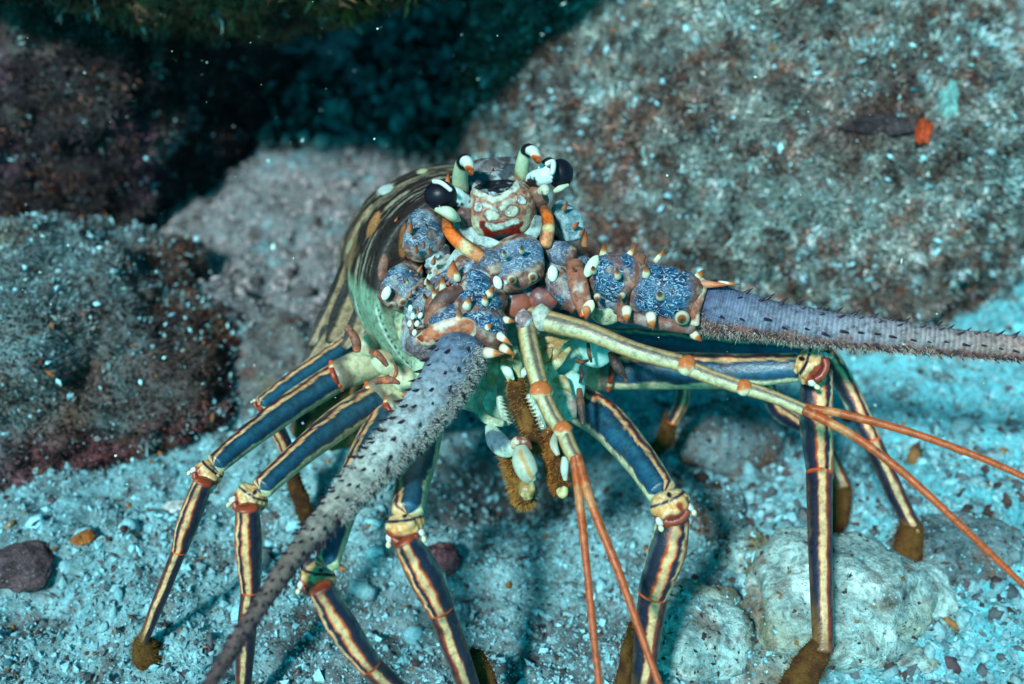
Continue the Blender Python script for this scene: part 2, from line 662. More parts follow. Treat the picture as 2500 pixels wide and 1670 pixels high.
def at_surface(W, px, py):
    a, b_, d = proj(W)
    k = np.hypot(a - px, b_ - py) < 25
    return W[k][np.argmin(d[k])]


def crust(px, py, r, col, name, label, cat, seed):
    p = at_surface(BW, px, py)
    v, f = blob(p, r, VIEW_AX, 4, 0.5, 2.2, seed)
    o = MB().add(v, tris=f, col=col).build(name, M_rock, origin=p)
    tag(o, label, cat)


crust(2265, 300, (0.42, 0.62, 0.3), (0.55, 0.06, 0.01), "red_sponge", "bright orange red sponge on the right part of the turf boulder", "sponge", 3)
crust(2150, 290, (1.9, 0.55, 0.5), (0.05, 0.035, 0.04), "crust_and_cavity_shade", "dark purple lump painted as cavity shade beside the bright orange sponge on the boulder", "sponge", 5)  # dark lump that stands in for the shade inside a cavity
crust(2320, 250, (0.5, 1.3, 0.4), (0.20, 0.45, 0.42), "crust_and_cavity_shade", "pale turquoise curved crust right of the orange sponge", "sponge", 7)
stone(2040, 1455, (3.7, 3.2, 2.2), "large pale stone with ochre stain under the long right lower leg", col_pale, 5, 0.3, lump=0.2)
stone(1700, 1530, (2.2, 2.3, 1.5), "smaller blocky grey stone right of the front right leg", col_pale, 8, 0.2, lump=0.2)
stone(1900, 1590, (2.0, 1.7, 1.1), "brown stained stone at the hairy foot of the long right leg", col_pale, 14, 0.8)
stone(1790, 1010, (2.8, 2.3, 1.5), "smooth pinkish stone lying under the horizontal right leg", col_grey, 21, 0.1, lump=0.15)
stone(2260, 1440, (1.1, 1.4, 0.8), "small round pale stone against the large stained stone", col_pale, 25, 0.4)
stone(2330, 1330, (3.2, 1.8, 0.9), "flat dark grey stone beside the hairy foot at right", col_grey, 27, 0.2)
stone(680, 885, (3.9, 2.6, 1.9), "angular grey brown stone behind the rear left leg", col_slab, 31, 0.5, lump=0.5, sink=0.9)
stone(1070, 1345, (0.9, 0.8, 0.7), "small purple red stone in the hollow beside the front left leg", lambda w, n: np.tile([0.12, 0.05, 0.06], (len(w), 1)), 33)
stone(60, 1400, (1.5, 1.3, 0.6), "dark purple stone near the left edge of the sand", lambda w, n: np.tile([0.10, 0.06, 0.07], (len(w), 1)), 35)
stone(470, 655, (0.45, 0.75, 0.35), "tiny smooth pale green pebble on the sand above the left rock", lambda w, n: np.tile([0.45, 0.62, 0.5], (len(w), 1)), 37, 0.5, 3, 0.1, "pebble")
stone(215, 1345, (0.55, 0.4, 0.25), "small rust orange shell chip on the sand at left", lambda w, n: np.tile([0.45, 0.13, 0.03], (len(w), 1)), 39, 0.5, 3, 0.3, "shell_chip")
stone(430, 1235, (0.7, 0.5, 0.25), "square white coral chip beside the outer left leg", lambda w, n: np.tile([0.7, 0.75, 0.72], (len(w), 1)), 41, 0.2, 3, 0.2, "coral_chip")
stone(1130, 350, (2.4, 1.6, 0.9), "rounded pinkish stone behind the lobster at the crevice mouth", col_grey, 43, 0.3)
stone(1760, 1230, (1.5, 1.2, 1.0), "angular grey stone between the right legs", col_grey, 45, 0.9)
stone(1830, 1330, (1.3, 1.0, 0.9), "rough pale stone just above the large stained stone", col_pale, 47, 0.4)
stone(2240, 1600, (0.9, 0.6, 0.3), "white flake lying on sand beside the large stained stone", col_pale, 49, 0.1)


# ------------------------------------------------------------------ scattered grains, rubble, turf (nobody could count these)
OCT = unit(np.array([[1, 0, 0], [-1, 0, 0], [0, 1, 0], [0, -1, 0], [0, 0, 1], [0, 0, -1.]]))
OCTF = np.array([[0, 2, 4], [2, 1, 4], [1, 3, 4], [3, 0, 4], [2, 0, 5], [1, 2, 5], [3, 1, 5], [0, 3, 5]])


def chips(pos, size, col, sv=(1, 0.7, 0.5), round_=False):
    n = len(pos)
    if round_:
        bv, bf = ico(1)
    else:
        bv, bf = OCT, OCTF
    A = rng.normal(size=(n, 3, 3))
    q, _ = np.linalg.qr(A)
    jit = 1 + 0.35 * rng.uniform(-1, 1, (n, len(bv)))
    w = bv[None] * jit[:, :, None] * (np.array(sv) * rng.uniform(0.6, 1.4, (n, 3)))[:, None] * np.asarray(size)[:, None, None]
    w = np.einsum('nvi,nij->nvj', w, q) + pos[:, None]
    f = bf[None] + (np.arange(n) * len(bv))[:, None, None]
    c = np.repeat(col, len(bv), 0)
    return w.reshape(-1, 3), f.reshape(-1, 3), c


def pick(palette, weights, n, jit=0.25):
    i = rng.choice(len(palette), n, p=np.array(weights) / sum(weights))
    c = np.array(palette)[i] * (1 + jit * rng.uniform(-1, 1, (n, 1)))
    return np.clip(c, 0.004, 0.9)


PAL_SAND = [(0.21, 0.38, 0.41), (0.24, 0.50, 0.55), (0.30, 0.62, 0.70), (0.10, 0.12, 0.13), (0.07, 0.04, 0.035), (0.26, 0.12, 0.04), (0.10, 0.06, 0.07)]
n = 120000
t = rng.uniform(0, 1, n)
y = 20 + 56 * t ** 1.15
x = (rng.uniform(-1, 1, n)) * (14 + 0.42 * y)
keep = fbm(np.stack([x, y, x * 0], -1), 0.25, 3, 99) > rng.uniform(-1.0, 0.25, n)
x, y = x[keep], y[keep]
z = ground_z(x, y)
sz = 0.05 + 0.22 * rng.uniform(0, 1, len(x)) ** 9 + 0.05 * rng.uniform(0, 1, len(x))
pk = pick(PAL_SAND, [44, 28, 5, 14, 7, 2, 2], len(x))
warm = smooth(-2, -9, x) * smooth(38, 46, y)
pk = pk * (1 - warm[:, None]) + pk.mean(1, keepdims=True) * np.array([1.15, 0.95, 0.95]) * warm[:, None] * 0.9
w, f, c = chips(np.stack([x, y, z + sz * 0.2], -1), sz, pk)
MB().add(w, tris=f, col=c).build("coral_sand_grains", M_grain, kind="stuff", flat=True)

# coarse rubble
n = 16000
y = 22 + 50 * rng.uniform(0, 1, n)
x = rng.uniform(-1, 1, n) * (13 + 0.4 * y)
k = fbm(np.stack([x, y, x * 0], -1), 0.13, 3, 123) + 1.3 * np.exp(-(((x + 4) / 7) ** 2 + ((y - 56) / 9) ** 2)) + 0.35 * smooth(6, 14, x) * smooth(44, 32, y)
k = k + 0.30 * smooth(38, 30, y) + 0.5 * np.exp(-(((x - 9) / 6) ** 2 + ((y - 37) / 5) ** 2))
k = k - 0.45 * smooth(8, 15, x) * smooth(36, 42, y)
keep = k > rng.uniform(0.1, 1.6, n)
x, y = x[keep], y[keep]
z = ground_z(x, y)
sz = 0.16 + 0.42 * rng.uniform(0, 1, len(x)) ** 3
pk = pick(PAL_SAND, [34, 24, 6, 24, 6, 3, 3], len(x))
warm = smooth(1, -5, x) * smooth(40, 46, y)
pk = pk * (1 - warm[:, None]) + np.minimum(pk.mean(1, keepdims=True), 0.34) * np.array([1.1, 0.93, 0.93]) * warm[:, None] * 0.85
w, f, c = chips(np.stack([x, y, z - sz * 0.05], -1), sz, pk, (1, 0.8, 0.6), True)
MB().add(w, tris=f, col=c).build("coral_rubble", M_grain, kind="stuff")


def on_surface(W, Fc, N, C, n, cond):
    tri = W[Fc]
    ar = np.linalg.norm(np.cross(tri[:, 1] - tri[:, 0], tri[:, 2] - tri[:, 0]), axis=1)
    cen = tri.mean(1)
    ar = ar * cond(cen, unit(N[Fc].mean(1)))
    i = rng.choice(len(Fc), n, p=ar / ar.sum())
    r1, r2 = rng.uniform(0, 1, (2, n))
    s = np.sqrt(r1)
    p = tri[i, 0] * (1 - s)[:, None] + tri[i, 1] * (s * (1 - r2))[:, None] + tri[i, 2] * (s * r2)[:, None]
    return p, unit(N[Fc[i]].mean(1)), C[Fc[i]].mean(1)


def turf(name, surf, n, length, width, cond, bright=1.0, lean=(0, 0, 0.0)):
    p, nr, c = on_surface(*surf, n, cond)
    d = unit(nr * 0.9 + rng.normal(size=(n, 3)) * 0.75 + np.array(lean))
    L = length * rng.uniform(0.4, 1.3, n)[:, None]
    side = unit(np.cross(d, rng.normal(size=(n, 3)))) * (width * rng.uniform(0.5, 1.4, n))[:, None]
    bend = rng.normal(size=(n, 3)) * 0.25 * L
    v = np.stack([p - side - nr * 0.05, p + side - nr * 0.05, p + d * L * 0.55 + side * 0.9, p + d * L * 0.55 - side * 0.9, p + d * L + bend], 1)
    b0 = np.arange(n)[:, None] * 5
    q = b0 + np.array([[0, 1, 2, 3]])
    t_ = b0 + np.array([[3, 2, 4]])
    cl = 0.35 + 0.9 * smooth(-0.15, 0.3, fbm(p, 1.5, 3, 87)) + 0.5 * smooth(-0.2, 0.3, fbm(p, 0.5, 3, 88)) + 0.35 * smooth(0.0, 0.4, fbm(p, 0.2, 3, 89))
    c = mixc(c, (0.085, 0.032, 0.02), smooth(0.03, 0.22, fbm(p, 1.1, 4, 90)) * 0.85)
    c = mixc(c, (0.012, 0.006, 0.006), smooth(0.2, 0.34, fbm(p, 0.9, 4, 92)) * 0.9)
    c = mixc(c, (0.19, 0.32, 0.33), smooth(0.2, 0.4, fbm(p, 1.3, 3, 91)) * 0.7)
    col = np.clip(c * (cl * rng.choice([0.45, 0.85, 1.2, 1.8], n, p=[0.2, 0.35, 0.33, 0.12]))[:, None] * (1 + 0.06 * rng.normal(size=(n, 3))) * bright, 0.005, 0.8)
    MB().add(v.reshape(-1, 3), quads=q, tris=t_, col=np.repeat(col, 5, 0)).build(name, M_turf, kind="stuff")


def facing(cen, nr):
    v = unit(CAM - cen)
    inx = (np.abs(cen[:, 0]) < 0.55 * (cen[:, 1] + 15)) & (cen[:, 2] > -1)
    return np.where(((v * nr).sum(1) > -0.15) & inx, 1.0, 0.0)


turf("algal_turf", (BW, BF, BN, BC), 150000, 0.38, 0.05, facing, 2.0)
turf("algal_turf", (EW, EF, EN, EC), 30000, 0.4, 0.05, facing, 1.5)
turf("algal_turf", (LW, LF, LN, LC), 32000, 0.26, 0.045, facing, 1.0)
turf("algal_turf", (UW, UF, UN, UC), 30000, 0.4, 0.06, facing, 1.0)
turf("algal_turf", (OW, OF, ON, OC), 12000, 0.6, 0.07, facing, 1.0)


def specks(name, surf, n, size, pal, wt, sv=(1, 0.6, 0.35)):
    p, nr, c = on_surface(*surf, n, facing)
    sz = size * (0.4 + 1.2 * rng.uniform(0, 1, n) ** 3)
    w, f, c = chips(p + nr * 0.2, sz, pick(pal, wt, n), sv)
    MB().add(w, tris=f, col=c).build(name, M_grain, kind="stuff", flat=True)


PS = [(0.40, 0.75, 0.85), (0.25, 0.42, 0.45), (0.06, 0.025, 0.02), (0.30, 0.10, 0.03)]
specks("shell_specks", (BW, BF, BN, BC), 4200, 0.19, PS, [5, 7, 10, 1])
specks("shell_specks", (EW, EF, EN, EC), 900, 0.22, PS, [6, 7, 9, 1])
specks("shell_specks", (LW, LF, LN, LC), 1400, 0.15, PS, [6, 6, 6, 1])
specks("shell_specks", (UW, UF, UN, UC), 400, 0.16, PS, [4, 5, 5, 1])
mb = MB()
for sw, sf, sn, sc in STONES:
    p, nr, c = on_surface(sw, sf, sn, sc, 420, facing)
    sz = 0.05 + 0.16 * rng.uniform(0, 1, len(p)) ** 4
    w, f, c = chips(p + nr * 0.01, sz, pick([(0.28, 0.6, 0.66), (0.14, 0.26, 0.28), (0.05, 0.03, 0.025), (0.20, 0.12, 0.05)], [3, 5, 4, 1], len(p)), (1, 0.7, 0.35))
    mb.add(w, tris=f, col=c)
mb.build("shell_specks", M_grain, kind="stuff", flat=True)
# lumps on the crevice wall and floor
p, nr, c = on_surface(WW, WF, WN, WC, 2600, lambda cen, n_: np.where((np.abs(cen[:, 0] + 5) < 30) & (cen[:, 2] > -1) & (cen[:, 2] < 30) & (n_[:, 1] < 0), 1.0, 0.0))
sz = 0.5 + 1.1 * rng.uniform(0, 1, len(p)) ** 3
w, f, c2 = chips(p, sz, pick([(0.3, 0.6, 0.6), (0.12, 0.2, 0.2), (0.02, 0.03, 0.03)], [3, 4, 3], len(p)), (1, 0.8, 0.7), True)
MB().add(w, tris=f, col=c2).build("encrusting_sponges", M_grain, kind="stuff")
n = 5000
x, y = rng.uniform(-26, 3, n), rng.uniform(63, 90, n)
sz = 0.18 + 0.75 * rng.uniform(0, 1, n) ** 4
w, f, c2 = chips(np.stack([x, y, ground_z(x, y) + sz * 0.4], -1), sz, pick([(0.14, 0.30, 0.30), (0.06, 0.12, 0.12), (0.015, 0.02, 0.02)], [3, 4, 5], n), (1, 0.7, 0.8))
MB().add(w, tris=f, col=c2).build("crevice_rubble", M_grain, kind="stuff")
# bits drifting in the water
n = 330
d = rng.uniform(30, 62, n)
pp = np.array([P(a, b_, c_) for a, b_, c_ in zip(rng.uniform(0, 2500, n), rng.uniform(0, 1300, n) ** 1.0, d)])
pp = pp[pp[:, 2] > 2]
w, f, c = chips(pp, 0.02 + 0.09 * rng.uniform(0, 1, len(pp)) ** 5, np.tile([0.75, 0.85, 0.75], (len(pp), 1)), (1, 0.6, 0.5))
MB().add(w, tris=f, col=c).build("drifting_particles", M_grain, kind="stuff", flat=True)


# ================================================================== THE LOBSTER
def depth(p):
    return float((np.asarray(p) - CAM) @ FW)


def pathz(rows):
    """rows of (px, py, height, width in px) -> points and radii"""
    p = [PZ(a, b_, z) for a, b_, z, w in rows]
    return np.array(p), [w / 2 * depth(q) / F for q, (a, b_, z, w) in zip(p, rows)]


def pathd(rows):
    return np.array([P(a, b_, d) for a, b_, d, w in rows]), [w / 2 * d / F for a, b_, d, w in rows]


CREAM = (0.66, 0.42, 0.20)
PALE = (0.66, 0.62, 0.38)
GREENISH = (0.34, 0.42, 0.22)
NAVY = (0.012, 0.012, 0.030)
BLUE = (0.006, 0.045, 0.095)
TEALG = (0.10, 0.14, 0.14)
ORANGE = (0.74, 0.095, 0.006)
RUST = (0.30, 0.04, 0.012)
RED = (0.16, 0.02, 0.012)
WHITE = (0.58, 0.64, 0.60)
BLACK = (0.008, 0.008, 0.010)
BROWN = (0.14, 0.075, 0.04)

LOB = thing("spiny_lobster", PZ(1130, 1000, 0.0),
            "large spiny lobster with black eyes, white horns and striped legs standing on the sand", "lobster")


def side(U):
    return np.sin((U - 0.5) * 2 * math.pi)


def stripes(V, U, W, stops, wob=0.2, seed=0, flip=False):
    s = side(U)
    if flip:
        s = -s
    s = s + wob * fbm(V, 1.3, 3, seed) + wob * 0.7 * fbm(V, 5, 4, seed + 3)
    return ramp(s, stops)


MERUS = [(-1, GREENISH), (-.74, PALE), (-.66, (0.05, 0.08, 0.08)), (-.60, BLUE), (-.2, (0.012, 0.085, 0.15)), (.1, (0.02, 0.10, 0.15)), (.42, BLUE), (.50, NAVY),
         (.58, CREAM), (.70, CREAM), (.75, ORANGE), (.80, NAVY), (.92, (0.05, 0.04, 0.05)), (1, CREAM)]
SHIN = [(-1, PALE), (-.95, TEALG), (-.76, (0.04, 0.06, 0.07)), (-.62, NAVY), (-.16, NAVY), (-.10, RUST), (0.0, ORANGE), (.06, CREAM), (.36, CREAM),
        (.47, ORANGE), (.52, NAVY), (.72, NAVY), (.78, CREAM), (.86, CREAM), (.9, ORANGE), (1, BROWN)]
LAST = [(-1, BROWN), (-.7, NAVY), (-.2, NAVY), (-.12, RUST), (-.02, CREAM), (.40, CREAM), (.52, RUST), (.8, NAVY), (1, BROWN)]


def legseg(name, rows, stops, parent, flip=False, seed=0, ends=(RUST, RUST), endw=0.03, flat=0.8, z=True, n=40, tipdark=0.0, shape=None):
    p, r = (pathz if z else pathd)(rows)
    V, q, t, U, W = tube(p, r, n=n, seg=64, flat=flat, cap=0.3)
    c = stripes(V, U, W, stops, seed=seed, flip=flip)
    k = noise(V, 3.0, seed)
    if ends[0] is not None:
        c = mixc(c, ends[0], smooth(endw, endw * 0.4, W + 0.02 * k))
    if ends[1] is not None:
        c = mixc(c, ends[1], smooth(1 - endw, 1 - endw * 0.4, W + 0.02 * k))
    if tipdark:
        c = mixc(c, (0.16, 0.07, 0.02), smooth(1 - tipdark, 1, W + 0.15 * side(U)))
    c = mixc(c, c * np.array([0.35, 0.42, 0.5]), smooth(0.12, 0.5, fbm(V * np.array([1, 1, 1]), 1.3, 4, seed + 19)) * 0.75)
    c = c * (1 + 0.3 * fbm(V, 3.4, 4, seed + 9))[:, None]
    return MB().add(V, q, t, np.clip(c, 0.004, 0.95)).build(name, M_leg, parent)


def hairs(mb, pts, nrm, L, wd, col, jit=0.5, seed=1, droop=(0, 0, 0)):
    r = np.random.default_rng(seed)
    n = len(pts)
    d = unit(nrm + r.normal(size=(n, 3)) * jit + np.array(droop))
    LL = L * r.uniform(0.4, 1.3, n)[:, None]
    sd = unit(np.cross(d, r.normal(size=(n, 3)))) * wd
    v = np.stack([pts - sd, pts + sd, pts + d * LL * 0.6 + sd * 0.7, pts + d * LL * 0.6 - sd * 0.7, pts + d * LL + r.normal(size=(n, 3)) * 0.2 * LL], 1)
    b0 = np.arange(n)[:, None] * 5
    cc = np.clip(np.array(col) * (1 + 0.45 * r.uniform(-1, 1, (n, 1))), 0.003, 0.9)
    mb.add(v.reshape(-1, 3), b0 + np.array([[0, 1, 2, 3]]), b0 + np.array([[3, 2, 4]]), np.repeat(cc, 5, 0))


def hairy_foot(rows, parent, seed=0, z=True):
    p, r = (pathz if z else pathd)(rows)
    V, q, t, U, W = tube(p, r, n=18, seg=28, flat=0.8, cap=0.8, disp=lambda u, w, X: 0.06 * noise(X.reshape(-1, 3), 4, seed).reshape(u.shape))
    c = mixc(np.tile([0.10, 0.045, 0.012], (len(V), 1)), (0.05, 0.018, 0.01), smooth(-0.1, 0.4, fbm(V, 2, 3, seed)))
    mb = MB().add(V, q, t, c)
    nr = unit(V - catmull(p, 400)[np.clip((W * 399).astype(int), 0, 399)])
    i = np.random.default_rng(seed).integers(0, len(V), 1100)
    hairs(mb, V[i], nr[i], 0.16, 0.012, (0.13, 0.055, 0.012), 0.5, seed)
    return mb.build("hairy_tip", M_hair, parent)


def knee(px, py, d, size, deg, parent, flip=1, seed=0):
    """short joint segment: cream shell, dark red saddle, white knobs"""
    s = 1.22 * size / 2 * d / F
    ax = rotax(deg)
    c0 = P(px, py, d)
    mb = MB()
    v, f = blob(c0, (s * 0.72, s * 0.78, s * 0.70), ax, 5, 0.30, 1.6, seed)
    sd = (v - c0) @ ax[0] / s
    up = (v - c0) @ ax[1] / s
    c = np.tile(CREAM, (len(v), 1))
    c = mixc(c, (0.62, 0.30, 0.09), smooth(-0.1, 0.3, fbm(v, 2.2 / s, 3, seed + 2)))
    c = mixc(c, RUST, smooth(-0.05, 0.12, sd + 0.35 * noise(v, 3 / s, seed)))
    c = mixc(c, RED, smooth(0.1, 0.35, sd) * smooth(0.6, 0.2, np.abs(up)))
    c = mixc(c, NAVY, smooth(0.08, 0.03, np.abs(sd + 0.36)))
    c = mixc(c, BLACK, smooth(0.14, 0.08, np.hypot(sd + 0.55, up - 0.1)))
    mb.add(v - FW * s * 0.2, tris=f, col=c)
    for a, b_, rr, cc in ((0.30, 0.66, 0.20, WHITE), (0.30, -0.66, 0.22, WHITE), (-0.22, 0.42, 0.22, CREAM), (-0.18, -0.5, 0.2, CREAM),
                          (0.5, 0.40, 0.2, RUST), (0.5, -0.42, 0.2, RUST), (0.56, 0.74, 0.15, PALE), (0.6, -0.74, 0.15, PALE)):
        cc_ = c0 + ax[0] * a * s + ax[1] * b_ * s - FW * s * 0.42
        v, f = blob(cc_, (rr * s, rr * s * 0.8, rr * s), ax, 3, 0.15, 1.5, seed + int(a * 50))
        q = np.linalg.norm(v - cc_, axis=1) / (rr * s)
        face = ((v - cc_) @ -FW) / (rr * s)
        mb.add(v, tris=f, col=mixc(np.tile(cc, (len(v), 1)), ORANGE, smooth(0.45, 0.15, face)))
    # dark red arch over the top of the next segment
    th = np.linspace(-1.1, 1.1, 9)
    arch = [c0 + ax[0] * s * (0.28 + 0.34 * math.cos(a) - 0.1) + ax[1] * s * 0.52 * math.sin(a) - FW * s * (0.62 + 0.12 * math.cos(a)) for a in th]
    V, q, t, U, W = tube(arch, s * 0.17, n=18, seg=14)
    mb.add(V, q, t, mixc(np.tile(RUST, (len(V), 1)), RED, smooth(0.2, -0.6, side(U))))
    return mb.build("knee_joint", M_leg, parent)


def leg(merus, kn, shin, last, foot, flip=False, hip=None, seed=0, extra=None):
    mo = legseg("walking_leg", merus, MERUS, LOB, flip=flip, seed=seed, ends=(ORANGE, None), endw=0.02)
    if hip:
        for h in hip:
            p, r = pathz(h)
            V, q, t, U, W = tube(p, r, n=20, seg=40, flat=0.8, cap=0.5)
            c = np.tile(PALE, (len(V), 1))
            c = mixc(c, GREENISH, smooth(0, 0.6, fbm(V, 0.9, 3, seed)))
            c = mixc(c, (0.08, 0.05, 0.05), smooth(0.78, 0.9, W + 0.1 * noise(V, 2, seed)) * 0.8)
            c = mixc(c, ORANGE, smooth(0.08, 0.0, W + 0.05 * noise(V, 3, seed)))
            MB().add(V, q, t, c).build("hip_segment", M_leg, mo)
            # orange hinge at the far end with white condyles
            e, tg = p[-1], unit(p[-1] - p[-2])
            sd = unit(np.cross(tg, unit(CAM - e)))
            mb = MB()
            V, q, t, U, W = tube([e + sd * r[-1] * 0.95 - FW * 0.05, e - FW * r[-1] * 0.72 + tg * 0.05, e - sd * r[-1] * 0.95], r[-1] * 0.17, n=16, seg=12)
            mb.add(V, q, t, mixc(np.tile(RUST, (len(V), 1)), ORANGE, smooth(0.6, 0.95, np.abs(2 * W - 1))))
            for k in (1, -1):
                v, f = blob(e + sd * r[-1] * 0.62 * k - FW * r[-1] * 0.42, (r[-1] * 0.22, r[-1] * 0.17, r[-1] * 0.22), None, 2)
                mb.add(v, tris=f, col=CREAM if k > 0 else ORANGE)
            mb.build("hinge", M_leg, mo)
    if kn:
        knee(*kn[:5], mo, seed=seed)
    legseg("shin", shin, SHIN, mo, flip=flip, seed=seed + 1, ends=(RUST, ORANGE), endw=0.018)
    if last:
        legseg("toe_segment", last, LAST, mo, flip=flip, seed=seed + 2, ends=(ORANGE, None), endw=0.018, tipdark=0.22)
    if foot:
        hairy_foot(foot, mo, seed)
    return mo


# ---- left side legs, rear to front (px, py, height, width)
leg([(880, 820, 7.2, 46), (770, 895, 7.3, 52), (640, 985, 7.2, 40)], (640, 985, 45.2, 40, 140),
    [(645, 985, 6.6, 34), (690, 1075, 4.5, 38), (712, 1130, 3.2, 34)], None,
    [(700, 1130, 3.2, 36), (735, 1220, 1.4, 38), (752, 1275, 0.3, 36)], seed=1)
leg([(815, 925, 7.6, 74), (720, 985, 8.1, 70), (610, 1065, 8.6, 62), (528, 1132, 8.8, 54)], (512, 1155, 40.6, 76, 132),
    [(497, 1175, 8.6, 48), (465, 1260, 7.2, 54), (437, 1345, 5.8, 40)],
    [(440, 1338, 5.9, 36), (395, 1450, 3.6, 34), (345, 1575, 1.2, 26)],
    [(348, 1565, 1.3, 40), (360, 1600, 0.6, 72), (390, 1625, 0.0, 50)],
    hip=[[(955, 880, 7.2, 64), (890, 893, 7.5, 80), (822, 918, 7.8, 76)]], seed=2)
leg([(915, 975, 7.8, 78), (830, 1030, 8.4, 80), (730, 1110, 9.2, 66), (640, 1190, 9.6, 58)], (612, 1220, 38.6, 84, 118),
    [(603, 1240, 9.4, 56), (607, 1330, 8.0, 66), (612, 1442, 6.0, 48)],
    [(612, 1435, 6.1, 46), (600, 1570, 3.4, 46), (590, 1740, 0.4, 34)],
    [(590, 1730, 0.5, 40), (592, 1770, 0.0, 60)],
    hip=[[(1010, 925, 7.3, 70), (965, 945, 7.6, 84), (912, 970, 7.9, 80)]], seed=3)
leg([(940, 1010, 7.5, 70), (890, 1110, 8.2, 76), (840, 1240, 9.0, 70), (798, 1375, 9.3, 62)], (780, 1412, 37.0, 92, 100),
    [(782, 1435, 9.0, 62), (840, 1535, 7.4, 74), (905, 1628, 6.0, 58)],
    [(900, 1620, 6.1, 58), (985, 1710, 4.2, 60), (1060, 1790, 2.8, 50)], None,
    hip=[[(1040, 960, 7.2, 70), (1000, 975, 7.4, 76), (955, 1000, 7.6, 70)]], seed=4)
leg([(1055, 1010, 7.6, 66), (1030, 1100, 8.4, 84), (1005, 1190, 9.3, 84), (995, 1250, 9.8, 78)], (990, 1285, 37.2, 96, 82),
    [(988, 1318, 9.4, 62), (1035, 1400, 8.2, 84), (1078, 1490, 6.9, 68)],
    [(1072, 1480, 7.0, 66), (1110, 1580, 5.2, 62), (1160, 1720, 3.0, 52)],
    [(1160, 1600, 3.8, 40), (1180, 1660, 2.8, 60), (1200, 1740, 1.8, 60)], seed=5)
# ---- right side legs
leg([(1412, 985, 8.0, 98), (1480, 1030, 8.3, 96), (1560, 1120, 8.8, 84), (1615, 1200, 9.2, 76)], (1636, 1235, 38.0, 98, 66),
    [(1645, 1265, 8.9, 78), (1628, 1350, 7.8, 92), (1592, 1452, 6.2, 74)],
    [(1596, 1445, 6.3, 72), (1580, 1560, 4.4, 66), (1562, 1720, 2.0, 52)],
    [(1548, 1530, 4.4, 26), (1535, 1600, 3.2, 40), (1520, 1720, 1.4, 56)], flip=True, seed=6)
leg([(1490, 905, 7.6, 92), (1640, 905, 8.2, 92), (1800, 905, 9.0, 84), (1945, 897, 9.6, 72)], (1975, 893, 42.0, 90, 25),
    [(1997, 905, 9.4, 70), (1992, 1010, 8.0, 82), (2003, 1165, 5.6, 64)],
    [(2000, 1155, 6.0, 64), (2003, 1350, 4.9, 58), (2010, 1590, 3.3, 50)],
    [(2005, 1580, 3.3, 56), (1970, 1635, 2.6, 76), (1930, 1700, 1.8, 80)], flip=True,
    hip=[[(1400, 880, 7.4, 84), (1440, 905, 7.6, 92), (1488, 910, 7.8, 88)]], seed=7)
leg([(1470, 825, 7.4, 58), (1650, 838, 7.6, 62), (1830, 855, 7.6, 58), (1960, 862, 7.4, 50)], (2000, 850, 45.2, 60, 30),
    [(2010, 850, 7.0, 50), (2070, 950, 5.8, 50), (2130, 1080, 4.2, 46)],
    [(2128, 1075, 4.3, 46), (2190, 1210, 2.6, 44), (2235, 1300, 1.5, 38)],
    [(2225, 1285, 1.6, 54), (2217, 1340, 0.9, 68), (2212, 1400, 0.3, 58)], flip=True, seed=8)
m9 = leg([(1480, 880, 6.4, 44), (1620, 900, 6.4, 44), (1780, 915, 6.3, 40), (1880, 920, 6.0, 36)], None,
    [(1868, 925, 5.8, 40), (1900, 1000, 4.6, 44), (1960, 1040, 3.8, 40)],
    [(1955, 1030, 3.9, 40), (2020, 1110, 2.9, 44), (2058, 1190, 2.0, 40)],
    [(2050, 1180, 2.0, 48), (2048, 1230, 1.2, 56), (2040, 1285, 0.5, 44)], flip=True, seed=9)
m10 = leg([(1560, 890, 5.2, 34), (1620, 900, 5.0, 34), (1672, 925, 4.8, 34)], None,
    [(1668, 920, 4.6, 34), (1665, 980, 3.6, 34), (1640, 1030, 2.6, 32)], None,
    [(1640, 1020, 2.7, 34), (1625, 1070, 1.4, 40), (1605, 1095, 0.8, 34)], flip=True, seed=10)

# ---- main shell
def loft(rows, n=90, seg=180, squash=0.0, seed=0, rough=0.0, caps=True, axis=None):
    """rows: px, py, d, half width cm, half height cm"""
    c = np.array([[*P(a, b_, d), A, B] for a, b_, d, A, B in rows])
    c = catmull(c, n)
    cc, A, B = c[:, :3], c[:, 3], c[:, 4]
    tg = unit(np.gradient(cc, axis=0)) if axis is None else np.tile(unit(axis), (len(cc), 1))
    x = unit(RT - (tg @ RT)[:, None] * tg)
    y = np.cross(tg, x)
    y = np.where((y @ UP)[:, None] < 0, -y, y)
    ph = np.arange(seg) / seg * 2 * math.pi
    e = 1.0 - squash * (np.sin(ph) < 0) * np.sin(ph) ** 2
    V = cc[:, None] + A[:, None, None] * np.cos(ph)[None, :, None] * x[:, None] + B[:, None, None] * (np.sin(ph) * e)[None, :, None] * y[:, None]
    N = unit(V - cc[:, None])
    if rough:
        V = V + N * (rough * fbm(V.reshape(-1, 3), 0.8, 4, seed)).reshape(n, seg)[:, :, None]
    i = np.arange(n - 1)[:, None] * seg
    j = np.arange(seg)[None]
    j2 = (j + 1) % seg
    q = np.stack([i + j, i + seg + j, i + seg + j2, i + j2], -1).reshape(-1, 4)
    PH, VV = np.meshgrid(np.degrees(ph), np.linspace(0, 1, n))
    Vf = V.reshape(-1, 3)
    tr = None
    if caps:
        a = len(Vf)
        Vf = np.vstack([Vf, cc[0], cc[-1]])
        j, j2 = j[0], j2[0]
        tr = np.vstack([np.stack([j, j2, np.full(seg, a)], -1), np.stack([(n - 1) * seg + j2, (n - 1) * seg + j, np.full(seg, a + 1)], -1)])
        PH, VV = np.append(PH.ravel(), [0, 0]), np.append(VV.ravel(), [0, 1])
    return Vf, q, tr, np.ravel(PH), np.ravel(VV)


